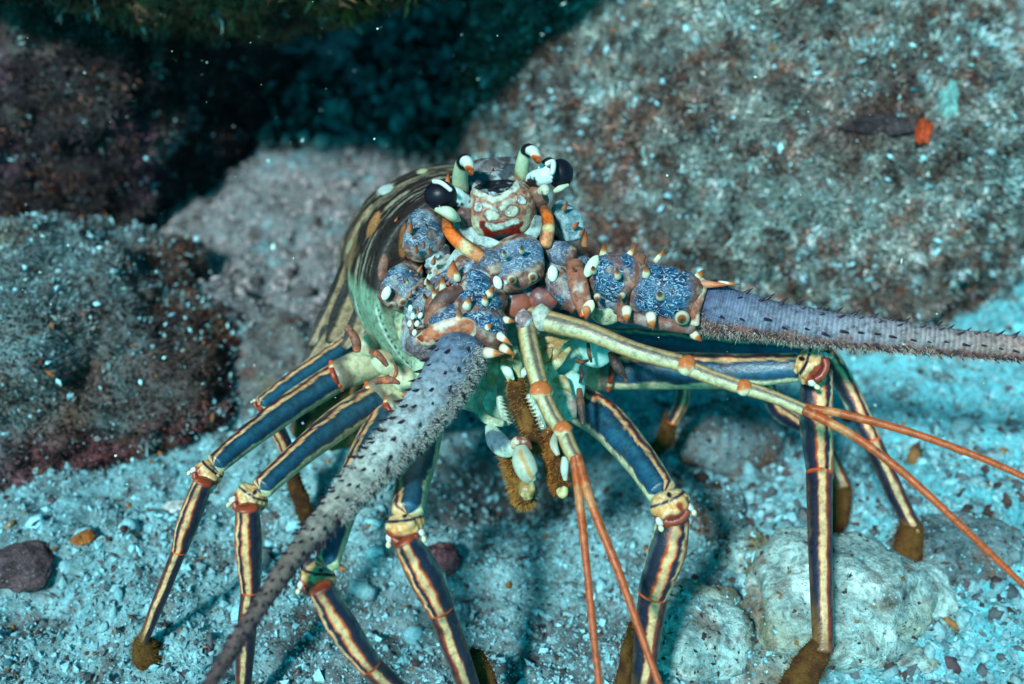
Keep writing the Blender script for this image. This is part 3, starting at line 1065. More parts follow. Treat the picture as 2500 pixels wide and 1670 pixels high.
def seg_d(x, y, pts):
    """distance from (x, y) to a polyline"""
    best = np.full(np.shape(x), 1e9)
    for (a, b_), (c, d) in zip(pts[:-1], pts[1:]):
        L = (c - a) ** 2 + (d - b_) ** 2 + 1e-9
        t = np.clip(((x - a) * (c - a) + (y - b_) * (d - b_)) / L, 0, 1)
        best = np.minimum(best, np.hypot(x - a - t * (c - a), y - b_ - t * (d - b_)))
    return best


V, q, t, PH, VV = loft([(1205, 660, 44.4, 0.8, 0.7), (1190, 670, 44.1, 2.3, 2.0), (1176, 694, 43.6, 3.3, 3.3), (1164, 706, 43.3, 3.9, 4.0), (1156, 704, 44.3, 4.3, 4.3),
                        (1144, 694, 45.7, 4.65, 4.45), (1122, 664, 47.6, 4.85, 4.5), (1100, 640, 50.2, 4.95, 4.4), (1088, 632, 52.0, 4.85, 4.2)], n=220, seg=320, seed=3, rough=0.10,
                        axis=P(1078, 625, 52) - P(1172, 688, 43.3))
px, py, _ = proj(V)
ns = fbm(V, 0.8, 4, 5)
nf = fbm(V, 3.0, 3, 6)
c = np.tile([0.022, 0.013, 0.012], (len(V), 1))
c = mixc(c, (0.07, 0.05, 0.048), smooth(0.0, 0.4, fbm(np.stack([PH * 0.02, VV * 26, V[:, 0] * 0], -1), 1, 3, 14)) * 0.8)
for k in range(11):
    v0 = 0.47 + 0.045 * k
    dash = smooth(-0.05, 0.15, noise(np.stack([PH * 0.06, V[:, 0] * 0, VV * 0 + k], -1), 1, k))
    c = mixc(c, (0.24, 0.19, 0.13), smooth(0.008, 0.003, np.abs(VV - v0 + 0.02 * nf)) * 0.7 * dash)
# transverse cream arcs behind the head
for v0, w0, k0, cc_ in ((0.56, 0.008, 0.7, (0.36, 0.33, 0.25)), (0.645, 0.008, 0.8, (0.40, 0.33, 0.22)), (0.72, 0.008, 0.7, (0.40, 0.30, 0.18)), (0.79, 0.012, 0.8, (0.45, 0.36, 0.22)), (0.88, 0.010, 0.8, (0.45, 0.36, 0.22))):
    dash = smooth(-0.25, 0.15, noise(np.stack([PH * 0.07, V[:, 0] * 0, VV * 0], -1), 1, int(v0 * 100)) + 0.25)
    c = mixc(c, cc_, smooth(w0 * 2, w0, np.abs(VV - v0 + 0.012 * nf)) * k0 * dash)
lo = smooth(140, 165, PH) * smooth(265, 235, PH)
c = mixc(c, (0.20, 0.11, 0.05), smooth(0.16, 0.3, fbm(np.stack([PH * 0.03, VV * 9, V[:, 2] * 0], -1), 1, 3, 8)) * smooth(120, 150, PH) * smooth(0.62, 0.74, VV) * 0.9)
# green lower flank
c = mixc(c, (0.22, 0.36, 0.24), smooth(172, 186, PH + 14 * ns) * smooth(0.76, 0.70, VV + 0.02 * nf) * smooth(330, 300, PH))
c = mixc(c, (0.05, 0.09, 0.07), smooth(0.1, 0.4, fbm(V, 1.5, 3, 33)) * smooth(175, 190, PH) * smooth(0.74, 0.7, VV) * smooth(0.45, 0.55, VV) * 0.8)
gr = smooth(180, 192, PH) * smooth(320, 300, PH)
for v0 in (0.40, 0.66):
    c = mixc(c, (0.50, 0.60, 0.48), smooth(0.016, 0.006, np.abs(VV - v0)) * gr)
    bead = (np.sin(np.radians(PH) * 95) > 0.25) & (np.abs(VV - v0 + 0.022) < 0.010)
    c = mixc(c, (0.02, 0.05, 0.045), bead * gr * 0.95)
# front of the shell: mottled blue grey, pale towards the mouth
fr = smooth(0.37, 0.34, VV + 0.02 * nf)
c = mixc(c, (0.05, 0.035, 0.03), fr)
c = mixc(c, (0.22, 0.32, 0.21), fr * smooth(186, 200, PH + 10 * ns) * smooth(350, 330, PH))
patt = np.zeros(len(V))
# stains and white spots that sit on the shell
for (a, b_, ra, rb, rot, cc_) in ((940, 462, 20, 10, -25, WHITE), (1030, 418, 13, 6, -10, PALE), (912, 548, 10, 34, 25, (0.42, 0.17, 0.06)), (985, 590, 11, 40, 4, (0.40, 0.15, 0.06)),
                                 (935, 655, 12, 34, 4, (0.25, 0.10, 0.07)), (853, 600, 5, 20, 20, (0.4, 0.33, 0.2)), (895, 520, 5, 24, 32, (0.36, 0.26, 0.15)), (870, 560, 5, 20, 25, (0.36, 0.26, 0.15))):
    r_ = math.radians(rot)
    dx, dy = px - a, py - b_
    ex, ey = dx * math.cos(r_) + dy * math.sin(r_), -dx * math.sin(r_) + dy * math.cos(r_)
    k = smooth(1.15, 0.9, np.hypot(ex / ra, ey / rb) + 0.15 * nf) * (((V - CAM) @ FW < 52))
    c = mixc(c, cc_, k)
    patt = patt * (1 - k)
MB().add(V, q, t, c, patt).build("carapace", M_shell, LOB)

# ---- abdomen rings behind, dropping to the left and down
AB = [((1085, 634, 51.4, 4.75, 4.2), (1068, 656, 53.0, 4.75, 4.15)), ((1070, 656, 52.6, 4.55, 4.0), (1048, 704, 54.2, 4.55, 3.9)),
      ((1048, 704, 53.8, 4.35, 3.7), (1020, 765, 54.6, 4.25, 3.6)), ((1020, 770, 54.0, 4.05, 3.4), (990, 840, 54.0, 3.85, 3.1)),
      ((990, 845, 53.6, 3.7, 2.9), (968, 915, 52.8, 3.4, 2.7)), ((968, 920, 52.4, 3.2, 2.5), (955, 975, 51.4, 2.8, 2.1))]
for k, (a, b_) in enumerate(AB):
    mid = [(x + y_) / 2 for x, y_ in zip(a, b_)]
    b2 = list(b_)
    b2[3] *= 1.015
    b2[4] *= 1.015
    V, q, t, PH, VV = loft([a, mid, b2], n=30, seg=160, seed=k, rough=0.05)
    ns = fbm(V, 1.2, 4, 50 + k)
    c = mixc(np.tile([0.03, 0.018, 0.014], (len(V), 1)), (0.22, 0.13, 0.06), smooth(150, 185, PH) * smooth(0.05, 0.15, ns + 0.1) * smooth(215, 195, PH))
    c = mixc(c, (0.34, 0.27, 0.17), smooth(0.08, 0.04, np.abs(VV - 0.75) + 0.05 * ns))
    c = mixc(c, (0.02, 0.015, 0.015), smooth(0.88, 0.94, VV))
    MB().add(V, q, t, c).build("abdomen_segment", M_shell, LOB)


def plate(name, rows, parent, colf, flat=0.25, mat=None, n=26, seg=36, mask=0.0, ref=None, cap=0.4, rough=0.0, seed=0):
    p, r = pathd(rows)
    V, q, t, U, W = tube(p, r, n=n, seg=seg, flat=flat, cap=cap, ref=ref,
                         disp=(lambda u, w, X: rough * fbm(X.reshape(-1, 3), 1.2, 4, seed, 0.5).reshape(u.shape)) if rough else None)
    if np.ndim(mask) == 0 and mask > 0.3:
        e_ = smooth(0.30, 0.16, np.minimum(W, 1 - W) + 0.10 * fbm(V, 2.0, 3, seed + 5)) + smooth(0.22, 0.34, fbm(V, 1.1, 3, seed + 6)) * 0.8
        e_ = np.clip(e_, 0, 1)
    c = colf(V, U, W) if callable(colf) else np.tile(colf, (len(V), 1)) * (1 + 0.18 * fbm(V, 2, 3, seed))[:, None]
    if np.ndim(mask) == 0 and mask > 0.3:
        c = mixc(c, mixc(np.tile([0.16, 0.06, 0.045], (len(V), 1)), (0.34, 0.24, 0.18), smooth(-0.1, 0.3, fbm(V, 4.0, 3, 3))), e_)
        mask = mask * (1 - e_)
    return MB().add(V, q, t, np.clip(c, 0.004, 0.95), mask).build(name, mat or M_shell, parent)


def tanplate(V, U, W):
    s = side(U)
    c = ramp(s + 0.06 * fbm(V, 2, 2, 4), [(-1, (0.55, 0.60, 0.55)), (-.72, (0.5, 0.45, 0.3)), (-.6, (0.27, 0.19, 0.11)), (.25, (0.33, 0.22, 0.12)), (.36, (0.012, 0.008, 0.008)), (1, (0.02, 0.012, 0.012))])
    return mixc(c, (0.02, 0.012, 0.01), smooth(0.92, 1, W))


plate("side_plate", [(846, 640, 47.5, 26), (820, 715, 48.2, 34), (785, 790, 48.6, 34), (755, 846, 48.6, 14)], LOB, tanplate)
plate("side_plate", [(882, 650, 46.8, 34), (858, 720, 47.2, 58), (832, 785, 47.6, 60), (803, 835, 47.8, 22)], LOB, tanplate)
plate("side_plate", [(902, 700, 46.2, 30), (885, 765, 46.4, 46), (862, 815, 46.6, 42), (838, 850, 46.6, 16)], LOB, tanplate)
plate("side_plate", [(806, 805, 48.6, 40), (775, 850, 48.8, 46), (738, 905, 48.8, 14)], LOB, tanplate)
for rows in ([(850, 900, 49.5, 90), (800, 980, 49.2, 110), (730, 1060, 48.6, 60)], [(900, 960, 48.6, 90), (880, 1030, 48.2, 90), (800, 1080, 47.8, 50)]):
    plate("tail_plate", rows, LOB, lambda V, U, W: mixc(np.tile([0.14, 0.07, 0.015], (len(V), 1)), BLACK, smooth(0, 0.4, fbm(V, 0.8, 3, 8))), flat=0.2)


# ---- spines
def cone(base, tip, r, n=12, seg=14, bend=(0, 0, 0), prof=0.8):
    base, tip = np.asarray(base, float), np.asarray(tip, float)
    t = np.linspace(0, 1, n)[:, None]
    c = base * (1 - t) + tip * t + np.asarray(bend, float) * (t * (1 - t))
    rr = r * (1 - t[:, 0] ** 1.1) ** prof + 0.008
    tg = unit(np.gradient(c, axis=0))
    ref = unit(np.cross(tg, [0.3, 0.5, 0.81]))
    b2 = np.cross(tg, ref)
    a = np.arange(seg) / seg * 2 * math.pi
    V = c[:, None] + rr[:, None, None] * (np.cos(a)[None, :, None] * ref[:, None] + np.sin(a)[None, :, None] * b2[:, None])
    i = np.arange(n - 1)[:, None] * seg
    j = np.arange(seg)[None]
    q = np.stack([i + j, i + (j + 1) % seg, i + seg + (j + 1) % seg, i + seg + j], -1).reshape(-1, 4)
    return V.reshape(-1, 3), q, np.repeat(t[:, 0], seg)


SP = [(0, (0.30, 0.20, 0.16)), (.12, (0.62, 0.58, 0.42)), (.42, (0.80, 0.74, 0.52)), (.50, (0.60, 0.22, 0.06)), (.66, (0.36, 0.10, 0.03)), (1, (0.06, 0.02, 0.01))]
SPR = [(0, (0.45, 0.20, 0.12)), (.3, (0.60, 0.22, 0.10)), (.6, (0.5, 0.10, 0.03)), (1, (0.12, 0.03, 0.01))]


def spine(parent, px, py, d, tx, ty, w, out=0.5, stops=None, name="spine"):
    """base at a photo point; the tip ends tx, ty pixels away and `out` cm nearer the camera"""
    b0, tp = P(px, py, d), P(px + tx, py + ty, d - out)
    r = w * 0.86 / 2 * d / F
    ax = unit(tp - b0)
    V, q, T = cone(b0 - ax * r * 0.8, tp, r, bend=UP * 0.05 * r)
    return MB().add(V, q, None, ramp(T, stops or SP)).build(name, M_spine, parent)


# ---- head block with the little mask-like face
def facecol(V):
    px, py, _ = proj(V)
    x, y = (px - 950) * 4.238, (py - 330) * 4.238
    x, y = x + 26 * fbm(V, 4, 4, 3), y + 26 * fbm(V, 4, 4, 13)
    c = np.tile([0.40, 0.17, 0.10], (len(V), 1))
    c = mixc(c, (0.50, 0.38, 0.28), smooth(-0.1, 0.3, fbm(V, 4.5, 4, 9)) * 0.8)
    c = mixc(c, (0.16, 0.07, 0.05), smooth(0.1, 0.4, fbm(V, 6, 3, 19)) * 0.8)
    h = np.zeros(len(V))
    rim = np.interp(x, [820, 840, 960, 1070, 1170, 1280, 1360, 1400], [500, 555, 632, 672, 652, 570, 450, 400])
    ab = smooth(0, 30, rim - 25 - y)
    c = mixc(c, mixc(np.tile([0.012, 0.012, 0.016], (len(V), 1)), (0.42, 0.46, 0.48), smooth(0.1, 0.28, fbm(V, 6, 3, 44)) * smooth(190, 60, rim - y + 40 * fbm(V, 3, 2, 8))), ab)
    h = h - 0.30 * ab * smooth(0, 140, rim - y)
    c = mixc(c, (0.17, 0.010, 0.004), smooth(880, 900, y) * smooth(915, 945, x) * smooth(1420, 1390, x))
    c = mixc(c, (0.02, 0.04, 0.045), smooth(1000, 1040, y) * smooth(120, 60, np.abs(x - 1180)))

    def st(pts, w, col, k=1.0, hh=0.02):
        nonlocal c, h
        d = seg_d(x, y, pts)
        m = smooth(w * 0.72, w * 0.30, d) * k * 0.85
        c = mixc(c, col, m)
        h += hh * m

    def ov(cx, cy, rx, ry, col, rot=0, hh=0.04):
        nonlocal c, h
        a = math.radians(rot)
        dx, dy = x - cx, y - cy
        e = np.hypot((dx * math.cos(a) + dy * math.sin(a)) / rx, (-dx * math.sin(a) + dy * math.cos(a)) / ry)
        c = mixc(c, (0.16, 0.05, 0.025), smooth(1.32, 1.15, e))
        m = smooth(1.15, 0.82, e) * 0.85
        c = mixc(c, col, m)
        h += hh * m
    CC = (0.52, 0.56, 0.46)
    st([(830, 540), (960, 655), (1070, 700), (1170, 680), (1290, 600), (1370, 470)], 46, (0.40, 0.15, 0.08), 1, 0)
    st([(840, 555), (960, 632), (1070, 672), (1170, 652), (1280, 570), (1360, 450)], 64, CC, 1, 0.05)
    st([(1010, 885), (1320, 880)], 8, (0.10, 0.03, 0.02), 1, -0.03)
    st([(860, 870), (905, 960), (960, 1045)], 66, (0.46, 0.47, 0.31), 1, 0.02)
    st([(1450, 780), (1425, 880), (1385, 980)], 52, (0.46, 0.47, 0.31), 1, 0.02)
    ov(915, 750, 44, 44, WHITE)
    ov(1378, 672, 48, 46, WHITE)
    ov(1055, 824, 72, 58, (0.50, 0.53, 0.42), 10)
    ov(1265, 790, 74, 56, (0.50, 0.53, 0.42), -12)
    ov(1230, 800, 20, 18, (0.72, 0.76, 0.66))
    st([(965, 725), (1040, 740), (1120, 775)], 36, CC, 1, 0.05)
    st([(1165, 760), (1210, 715), (1280, 675)], 42, CC, 1, 0.05)
    st([(1145, 770), (1165, 830)], 26, (0.22, 0.09, 0.08), 0.8, -0.02)
    st([(1030, 925), (1085, 955), (1180, 945), (1250, 915), (1320, 890)], 56, (0.46, 0.56, 0.47), 1, 0.05)
    return c, h


v, f = ico(7)
v = v[:, :]
w = np.sign(v) * np.abs(v) ** np.array([0.72, 0.78, 0.9])
c0 = P(1226, 514, 41.9)
w = (w * np.array([1.32, 1.22, 0.95])) @ VIEW_AX + c0
c, h = facecol(w)
w = w + (-FW) * h[:, None]
MB().add(w, tris=f, col=np.clip(c * (0.86 + 0.55 * fbm(w, 7, 3, 71))[:, None], 0.004, 0.9)).build("face_plate", M_shell, LOB)


def mottled(a, b_, sc=2.5, seed=0, th=0.0, w_=0.08):
    return lambda V, U=None, W=None: mixc(np.tile(a, (len(V), 1)), b_, smooth(th - w_, th + w_, fbm(V, sc, 3, seed)))


# dark saddle between the horns and its ragged pale rim
plate("head_shield", [(1150, 440, 42.6, 50), (1205, 462, 42.3, 84), (1262, 425, 42.6, 60)], LOB, mottled((0.05, 0.06, 0.07), (0.34, 0.36, 0.36), 3.5, 4, 0.12), flat=0.7, rough=0.06)
plate("head_shield", [(1140, 412, 44.2, 40), (1200, 420, 44.0, 70), (1265, 400, 44.2, 40)], LOB, mottled((0.06, 0.05, 0.05), (0.16, 0.16, 0.17), 3, 9), flat=0.7, rough=0.06)
spine(LOB, 1203, 424, 43.4, 1, -14, 15, 0.5, SPR)
spine(LOB, 1093, 446, 42.6, 2, -26, 18, 0.3, SPR)

# horns
HORN = [(0, (0.30, 0.16, 0.08)), (.06, (0.20, 0.09, 0.04)), (.12, (0.32, 0.40, 0.25)), (.40, (0.40, 0.48, 0.32)), (.44, BLACK), (.64, BLACK), (.68, WHITE), (.90, (0.60, 0.62, 0.46)), (.93, ORANGE), (1, (0.16, 0.04, 0.01))]


def horn(rows, seed):
    p, r = pathd(rows)
    V, q, t, U, W = tube(p, r, n=50, seg=40, cap=0.9)
    ww = W + 0.05 * fbm(V, 2.5, 3, seed) + 0.05 * side(U)
    MB().add(V, q, t, ramp(ww, HORN)).build("horn", M_spine, LOB)


horn([(1124, 470, 42.2, 42), (1124, 425, 41.6, 38), (1131, 394, 40.9, 33), (1142, 397, 40.4, 29), (1149, 420, 39.9, 18)], 1)
horn([(1272, 440, 42.2, 38), (1276, 398, 41.8, 33), (1286, 366, 41.4, 28), (1302, 370, 41.0, 27), (1314, 392, 40.6, 18)], 2)


# eyes
def eye(px, py, d, rx, ry, stalk, rims):
    s = d / F
    c0 = P(px, py, d)
    v, f = blob(c0, (rx * s, ry * s, rx * s * 0.95), VIEW_AX, 5)
    eo = MB().add(v, tris=f, col=BLACK).build("eye", M_eye, LOB)
    mb = MB()
    for k, (rows, cf) in enumerate(stalk):
        p, r = pathd(rows)
        V, q, t, U, W = tube(p, r, n=26, seg=30, flat=0.9, cap=0.8, disp=lambda u, w_, X: 0.04 * fbm(X.reshape(-1, 3), 3, 3, k).reshape(u.shape))
        mb.add(V, q, t, cf(V, U, W))
    mb.build("eyestalk", M_spine, eo)
    for rows, cc_ in rims:
        p, r = pathd(rows)
        V, q, t, U, W = tube(p, r, n=24, seg=16, cap=0.8)
        MB().add(V, q, t, mixc(np.tile(cc_, (len(V), 1)), (0.40, 0.14, 0.09), smooth(0.5, 0.9, side(U)) * 0.6)).build("eye_rim", M_spine, eo)
    return eo


bw = mottled((0.02, 0.015, 0.02), WHITE, 1.7, 5, -0.02, 0.03)
bw2 = mottled((0.015, 0.012, 0.012), (0.52, 0.62, 0.62), 1.9, 12, -0.05, 0.03)
eye(1076, 478, 40.9, 41, 37,
    [([(1098, 478, 41.0, 50), (1122, 484, 41.2, 44), (1150, 500, 41.6, 34)], bw), ([(1130, 520, 41.5, 46), (1142, 545, 41.6, 34)], mottled((0.10, 0.045, 0.04), (0.18, 0.10, 0.09)))],
    [([(1060, 443, 40.4, 12), (1078, 447, 40.1, 12), (1100, 464, 40.0, 11)], WHITE), ([(1066, 512, 40.6, 12), (1092, 518, 40.3, 30), (1108, 530, 40.5, 26), (1122, 538, 41.0, 8)], (0.50, 0.55, 0.38))])
eye(1368, 424, 41.2, 32, 36,
    [([(1300, 440, 41.7, 40), (1322, 433, 41.2, 46), (1346, 424, 41.1, 44)], bw2), ([(1308, 470, 41.7, 48), (1322, 492, 41.8, 40)], mottled((0.10, 0.045, 0.035), (0.2, 0.09, 0.06))),
     ([(1322, 412, 41.5, 22), (1340, 398, 41.3, 26), (1352, 395, 41.2, 14)], bw)],
    [([(1336, 400, 40.7, 13), (1350, 396, 40.5, 14), (1349, 418, 40.2, 14), (1343, 424, 40.2, 10)], WHITE), ([(1356, 466, 41.0, 12), (1368, 460, 40.9, 16), (1386, 452, 41.0, 8)], (0.5, 0.55, 0.4)),
     ([(1322, 466, 40.9, 22), (1330, 462, 40.7, 24), (1333, 470, 40.7, 18)], (0.5, 0.48, 0.36))])

# orange tubes and pale membranes below the eyes
def orangetube(V, U, W):
    c = ramp(W + 0.08 * fbm(V, 3, 2, 2), [(0, (0.10, 0.03, 0.01)), (.16, (0.35, 0.09, 0.02)), (.3, (0.75, 0.13, 0.012)), (.48, (0.72, 0.14, 0.02)), (.54, (0.62, 0.50, 0.26)), (.62, (0.60, 0.42, 0.2)), (.7, (0.62, 0.2, 0.08)), (1, (0.6, 0.24, 0.1))])
    return mixc(c, (0.06, 0.015, 0.008), smooth(0.5, 0.9, -side(U)) * 0.8)


plate("face_tube", [(1090, 528, 41.4, 22), (1096, 562, 40.9, 30), (1125, 594, 40.6, 36), (1160, 618, 40.5, 38), (1180, 632, 40.6, 34)], LOB, orangetube, flat=0.9)
plate("face_tube", [(1326, 508, 41.6, 22), (1338, 538, 41.2, 30), (1336, 570, 40.9, 34), (1330, 600, 40.8, 32)], LOB, lambda V, U, W: orangetube(V, 1 - U, W), flat=0.9)
PM = mottled((0.34, 0.44, 0.42), (0.18, 0.22, 0.22), 2.2, 2, 0.08, 0.15)
for rows in ([(1100, 530, 42.0, 40), (1132, 565, 41.6, 44), (1160, 590, 41.4, 36)], [(1160, 585, 41.3, 24), (1195, 594, 41.0, 28), (1226, 602, 40.9, 16)],
             [(1250, 600, 40.9, 16), (1280, 588, 41.0, 30), (1306, 562, 41.2, 30), (1312, 530, 41.5, 26)], [(1345, 600, 41.4, 26), (1375, 612, 41.5, 44), (1402, 622, 41.6, 20)],
             [(1145, 590, 42.2, 30), (1128, 630, 41.8, 54), (1105, 670, 41.6, 60), (1080, 700, 41.8, 30)]):
    plate("soft_membrane", rows, LOB, PM, flat=0.35)

# shoulders either side of the face
CH = mottled((0.09, 0.07, 0.07), (0.40, 0.46, 0.46), 2.6, 7)
GP = lambda V, U=None, W=None: mixc(mottled((0.22, 0.33, 0.20), (0.36, 0.40, 0.22), 1.3, 5, 0.1, 0.2)(V), (0.30, 0.12, 0.06), smooth(0.15, 0.35, fbm(V, 2.6, 3, 61)) * 0.7)
for rows, pm, cf, fl in (([(1080, 520, 42.9, 60), (1045, 556, 42.2, 104), (1022, 600, 42.0, 96), (1012, 628, 42.2, 50)], 0.7, CH, 0.8),
                         ([(1070, 600, 42.4, 50), (1062, 632, 42.1, 60), (1050, 655, 42.1, 40)], 0.15, CH, 0.8),
                         ([(1012, 655, 42.6, 60), (988, 692, 42.1, 96), (965, 742, 42.0, 84)], 0.75, CH, 0.75),
                         ([(1046, 690, 42.0, 44), (1022, 745, 41.5, 74), (1030, 810, 41.3, 52)], 0.45, CH, 0.75),
                         ([(985, 752, 42.7, 40), (1000, 790, 42.5, 76), (1042, 836, 42.2, 76), (1085, 862, 41.9, 50)], 0.0, GP, 0.6),
                         ([(1100, 628, 42.0, 20), (1078, 650, 41.7, 40), (1056, 690, 41.4, 36), (1040, 735, 41.3, 20)], 0.0, mottled((0.45, 0.5, 0.44), (0.42, 0.28, 0.18), 1.5, 3, 0.15), 0.5),
                         ([(1362, 500, 42.8, 40), (1390, 538, 42.4, 62), (1402, 582, 42.2, 44)], 0.3, mottled((0.10, 0.22, 0.24), (0.30, 0.46, 0.46), 2.2, 7), 0.8)):
    plate("cheek_plate", rows, LOB, cf, flat=fl * 0.6, cap=0.35, mask=pm, rough=0.22, seed=int(rows[0][0]), n=40, seg=60)
for a in ((1001, 560, 41.4, 4, -22, 18), (1016, 612, 41.2, 0, -16, 15), (1034, 602, 41.1, 3, -12, 10), (1048, 616, 41.0, 0, -14, 12), (1058, 640, 41.0, 4, -16, 14), (1378, 508, 42.0, 8, -16, 14), (1404, 552, 41.8, 10, -10, 16),
          (1428, 592, 41.4, 3, -28, 20), (1046, 555, 42.0, -8, -8, 10), (968, 540, 42.6, 4, -12, 12), (1420, 570, 41.9, 8, -12, 14)):
    spine(LOB, *a, 0.5, SPR)
for a in ((960, 746, 40.9, -12, 4, 22), (985, 737, 40.8, -4, 6, 24), (1040, 732, 40.7, -6, -16, 20), (1030, 800, 40.9, -14, 6, 16), (1050, 700, 41.0, -8, -20, 22)):
    spine(LOB, *a, 0.7, SP)


def ovalspot(px, py, d, rx, ry, deg, col, parent=LOB, name="pale_knob", dz=0.5, pm=0.0):
    s = d / F
    v, f = blob(P(px, py, d), (rx * s, ry * s, min(rx, ry) * s * dz), rotax(deg), 4, 0.06, 2)
    return MB().add(v, tris=f, col=col if np.ndim(col) == 1 and not callable(col) else col(v), mask=pm).build(name, M_spine, parent)


ovalspot(1215, 690, 40.0, 11, 17, -18, WHITE)
ovalspot(1349, 668, 40.2, 13, 20, 0, WHITE)
ovalspot(943, 716, 41.4, 11, 18, 22, WHITE)
for a, b_ in ((1008, 772), (1018, 790), (1002, 752), (1026, 770), (1012, 812), (1030, 820), (1000, 790)):
    ovalspot(a, b_, 40.65, 6, 8, a % 40, (0.55, 0.62, 0.5), dz=0.4)
ovalspot(1258, 742, 40.9, 40, 34, 5, mottled((0.26, 0.075, 0.045), (0.12, 0.05, 0.05), 2, 3), name="red_membrane")
ovalspot(1328, 728, 40.9, 38, 34, -12, mottled((0.28, 0.085, 0.055), (0.13, 0.05, 0.05), 2, 4), name="red_membrane")

# rugged shell that ties the antenna bases together
FS = mottled((0.14, 0.09, 0.08), (0.30, 0.32, 0.33), 2.0, 21, 0.05, 0.15)
for cx, cy, d, rx, ry, dg, pm in ((1120, 735, 41.4, 2.0, 1.25, -35, 0.55), (1215, 715, 41.5, 1.9, 1.0, 20, 0.35), (1400, 690, 41.6, 1.7, 1.05, 12, 0.6), (1060, 790, 41.9, 1.5, 1.1, -60, 0.3), (1540, 715, 41.2, 1.9, 1.1, 14, 0.7)):
    v, f = blob(P(cx, cy, d), (rx, ry, 0.75), rotax(dg), 6, 0.22, 2.6, int(cx))
    k = smooth(-0.05, 0.2, fbm(v, 1.4, 3, int(cy)))
    MB().add(v, tris=f, col=FS(v), mask=pm * (1 - k)).build("front_shell", M_shell, LOB)
r_ = np.random.default_rng(77)
for k in range(46):
    x0, y0 = r_.uniform(985, 1180), r_.uniform(650, 800)
    spine(LOB, x0, y0, 40.9 + r_.uniform(-0.2, 0.4), r_.uniform(-8, 8), r_.uniform(-16, 2), r_.uniform(6, 12), 0.3, SPR if k % 3 else SP)
# centre plate between the feelers
plate("centre_plate", [(1240, 606, 41.2, 130), (1250, 628, 40.8, 152), (1263, 656, 40.5, 138), (1276, 688, 40.4, 116)], LOB,
      mottled((0.42, 0.44, 0.46), (0.18, 0.20, 0.24), 1.6, 12), flat=0.45, cap=0.3, mask=0.75, rough=0.16, n=60, seg=90)
for a, b_, w_ in ((1231, 622, 15), (1274, 612, 17)):
    spine(LOB, a, b_, 39.7, -1, -12, w_, 0.5, SP)
for a, b_ in ((1250, 683), (1301, 676)):
    spine(LOB, a, b_, 39.8, 0, 4, 28, 0.55, SP)


# ---- antennae
def verm_block(rows, parent, name="base_segment", mask=1.0, n=46, seg=90, flat=0.85, rough=0.07, seed=0, cold=None):
    return plate(name, rows, parent, cold or mottled((0.02, 0.10, 0.2), (0.12, 0.10, 0.14), 1, seed), flat=flat, mask=mask, n=n, seg=seg, rough=rough * 1.5, cap=0.3, seed=seed)


def antenna(rows, n_ring, colf, spine_rows, step, seed, ls, annul=0.02, knob=0.0, wf=1.0):
    p, r = pathd(rows)
    V, q, t, U, W = tube(p, r, n=620, seg=72, flat=0.9, cap=0.4, disp=lambda u, w0, X: (lambda w_: (annul * np.abs(np.sin(w_ * n_ring * math.pi)) - annul + 0.5 * annul * np.sin(w_ * n_ring * 0.26) - knob * (1 - np.abs(np.sin(w_ ** 0.85 * math.pi * 20)) ** 0.7) * smooth(0.25, 0.45, w_) * smooth(0.85, 0.7, w_)) * smooth(1.5, 0.9, w_))(w0 * wf))
    an = MB().add(V, q, t, colf(V, U, W * wf)).build("antenna", M_whip, LOB)
    # spines in rows
    pr = catmull(np.hstack([p, np.array(r)[:, None]]), 600)
    c, rr = pr[:, :3], pr[:, 3]
    L = np.concatenate([[0], np.cumsum(np.linalg.norm(np.diff(c, axis=0), axis=1))])
    tg = unit(np.gradient(c, axis=0))
    V0, q0, T0 = cone((0, 0, -0.1), (0, 0, 1), 0.21, n=7, seg=9)
    me = None
    ro = np.random.default_rng(seed)
    for ang, stp, size, start in spine_rows:
        s = start
        while s < L[-1] * 0.93:
            i = int(np.searchsorted(L, s))
            nn = unit(CAM - c[i])
            nn = unit(nn - (nn @ tg[i]) * tg[i])
            bb = np.cross(tg[i], nn)
            a = math.radians(ang + ro.uniform(-9, 9))
            out = math.cos(a) * nn * 0.9 + math.sin(a) * bb
            pos = c[i] + out * rr[i] * 0.9
            dr = unit(out + tg[i] * 1.0)
            sz = 1.08 * size * (0.4 + 0.6 * rr[i] / rr[0]) * ro.uniform(0.75, 1.25)
            if me is None:
                o = MB().add(V0, q0, None, ramp(T0, [(0, (0.10, 0.05, 0.07)), (.25, (0.03, 0.012, 0.03)), (1, (0.010, 0.004, 0.008))])).build("spine", M_spine, an, origin=(0, 0, 0))
                me = o.data
            else:
                o = bpy.data.objects.new("spine", me)
                COL.objects.link(o)
                o.parent = an
            o.location = Vector(pos - np.array(an["at"])) * S
            o.rotation_euler = Vector(dr).to_track_quat('Z', 'Y').to_euler()
            o.scale = (sz, sz, sz)
            s += 0.72 * stp * (0.45 + 0.55 * rr[i] / rr[0]) * ro.uniform(0.85, 1.15)
    return an, c, rr, tg


def fuzz(an, c, rr, tg, sgn, n, L, col, lo=0.0, hi=1.0, seed=3, mat=None, wd=0.011, spread=0.5, center=0.9):
    r = np.random.default_rng(seed)
    i = (r.uniform(lo, hi, n) * (len(c) - 1)).astype(int)
    nn = unit(CAM - c[i])
    nn = unit(nn - (nn * tg[i]).sum(1, keepdims=True) * tg[i])
    bb = np.cross(tg[i], nn) * sgn
    a = center * math.pi / 2 + spread * r.normal(size=n)
    out = np.cos(a)[:, None] * nn + np.sin(a)[:, None] * bb
    mb = MB()
    hairs(mb, c[i] + out * rr[i][:, None] * 0.95, out, L, wd, col, 0.55, seed)
    return mb.build("hair_fringe", mat or M_hair, an, kind="stuff")


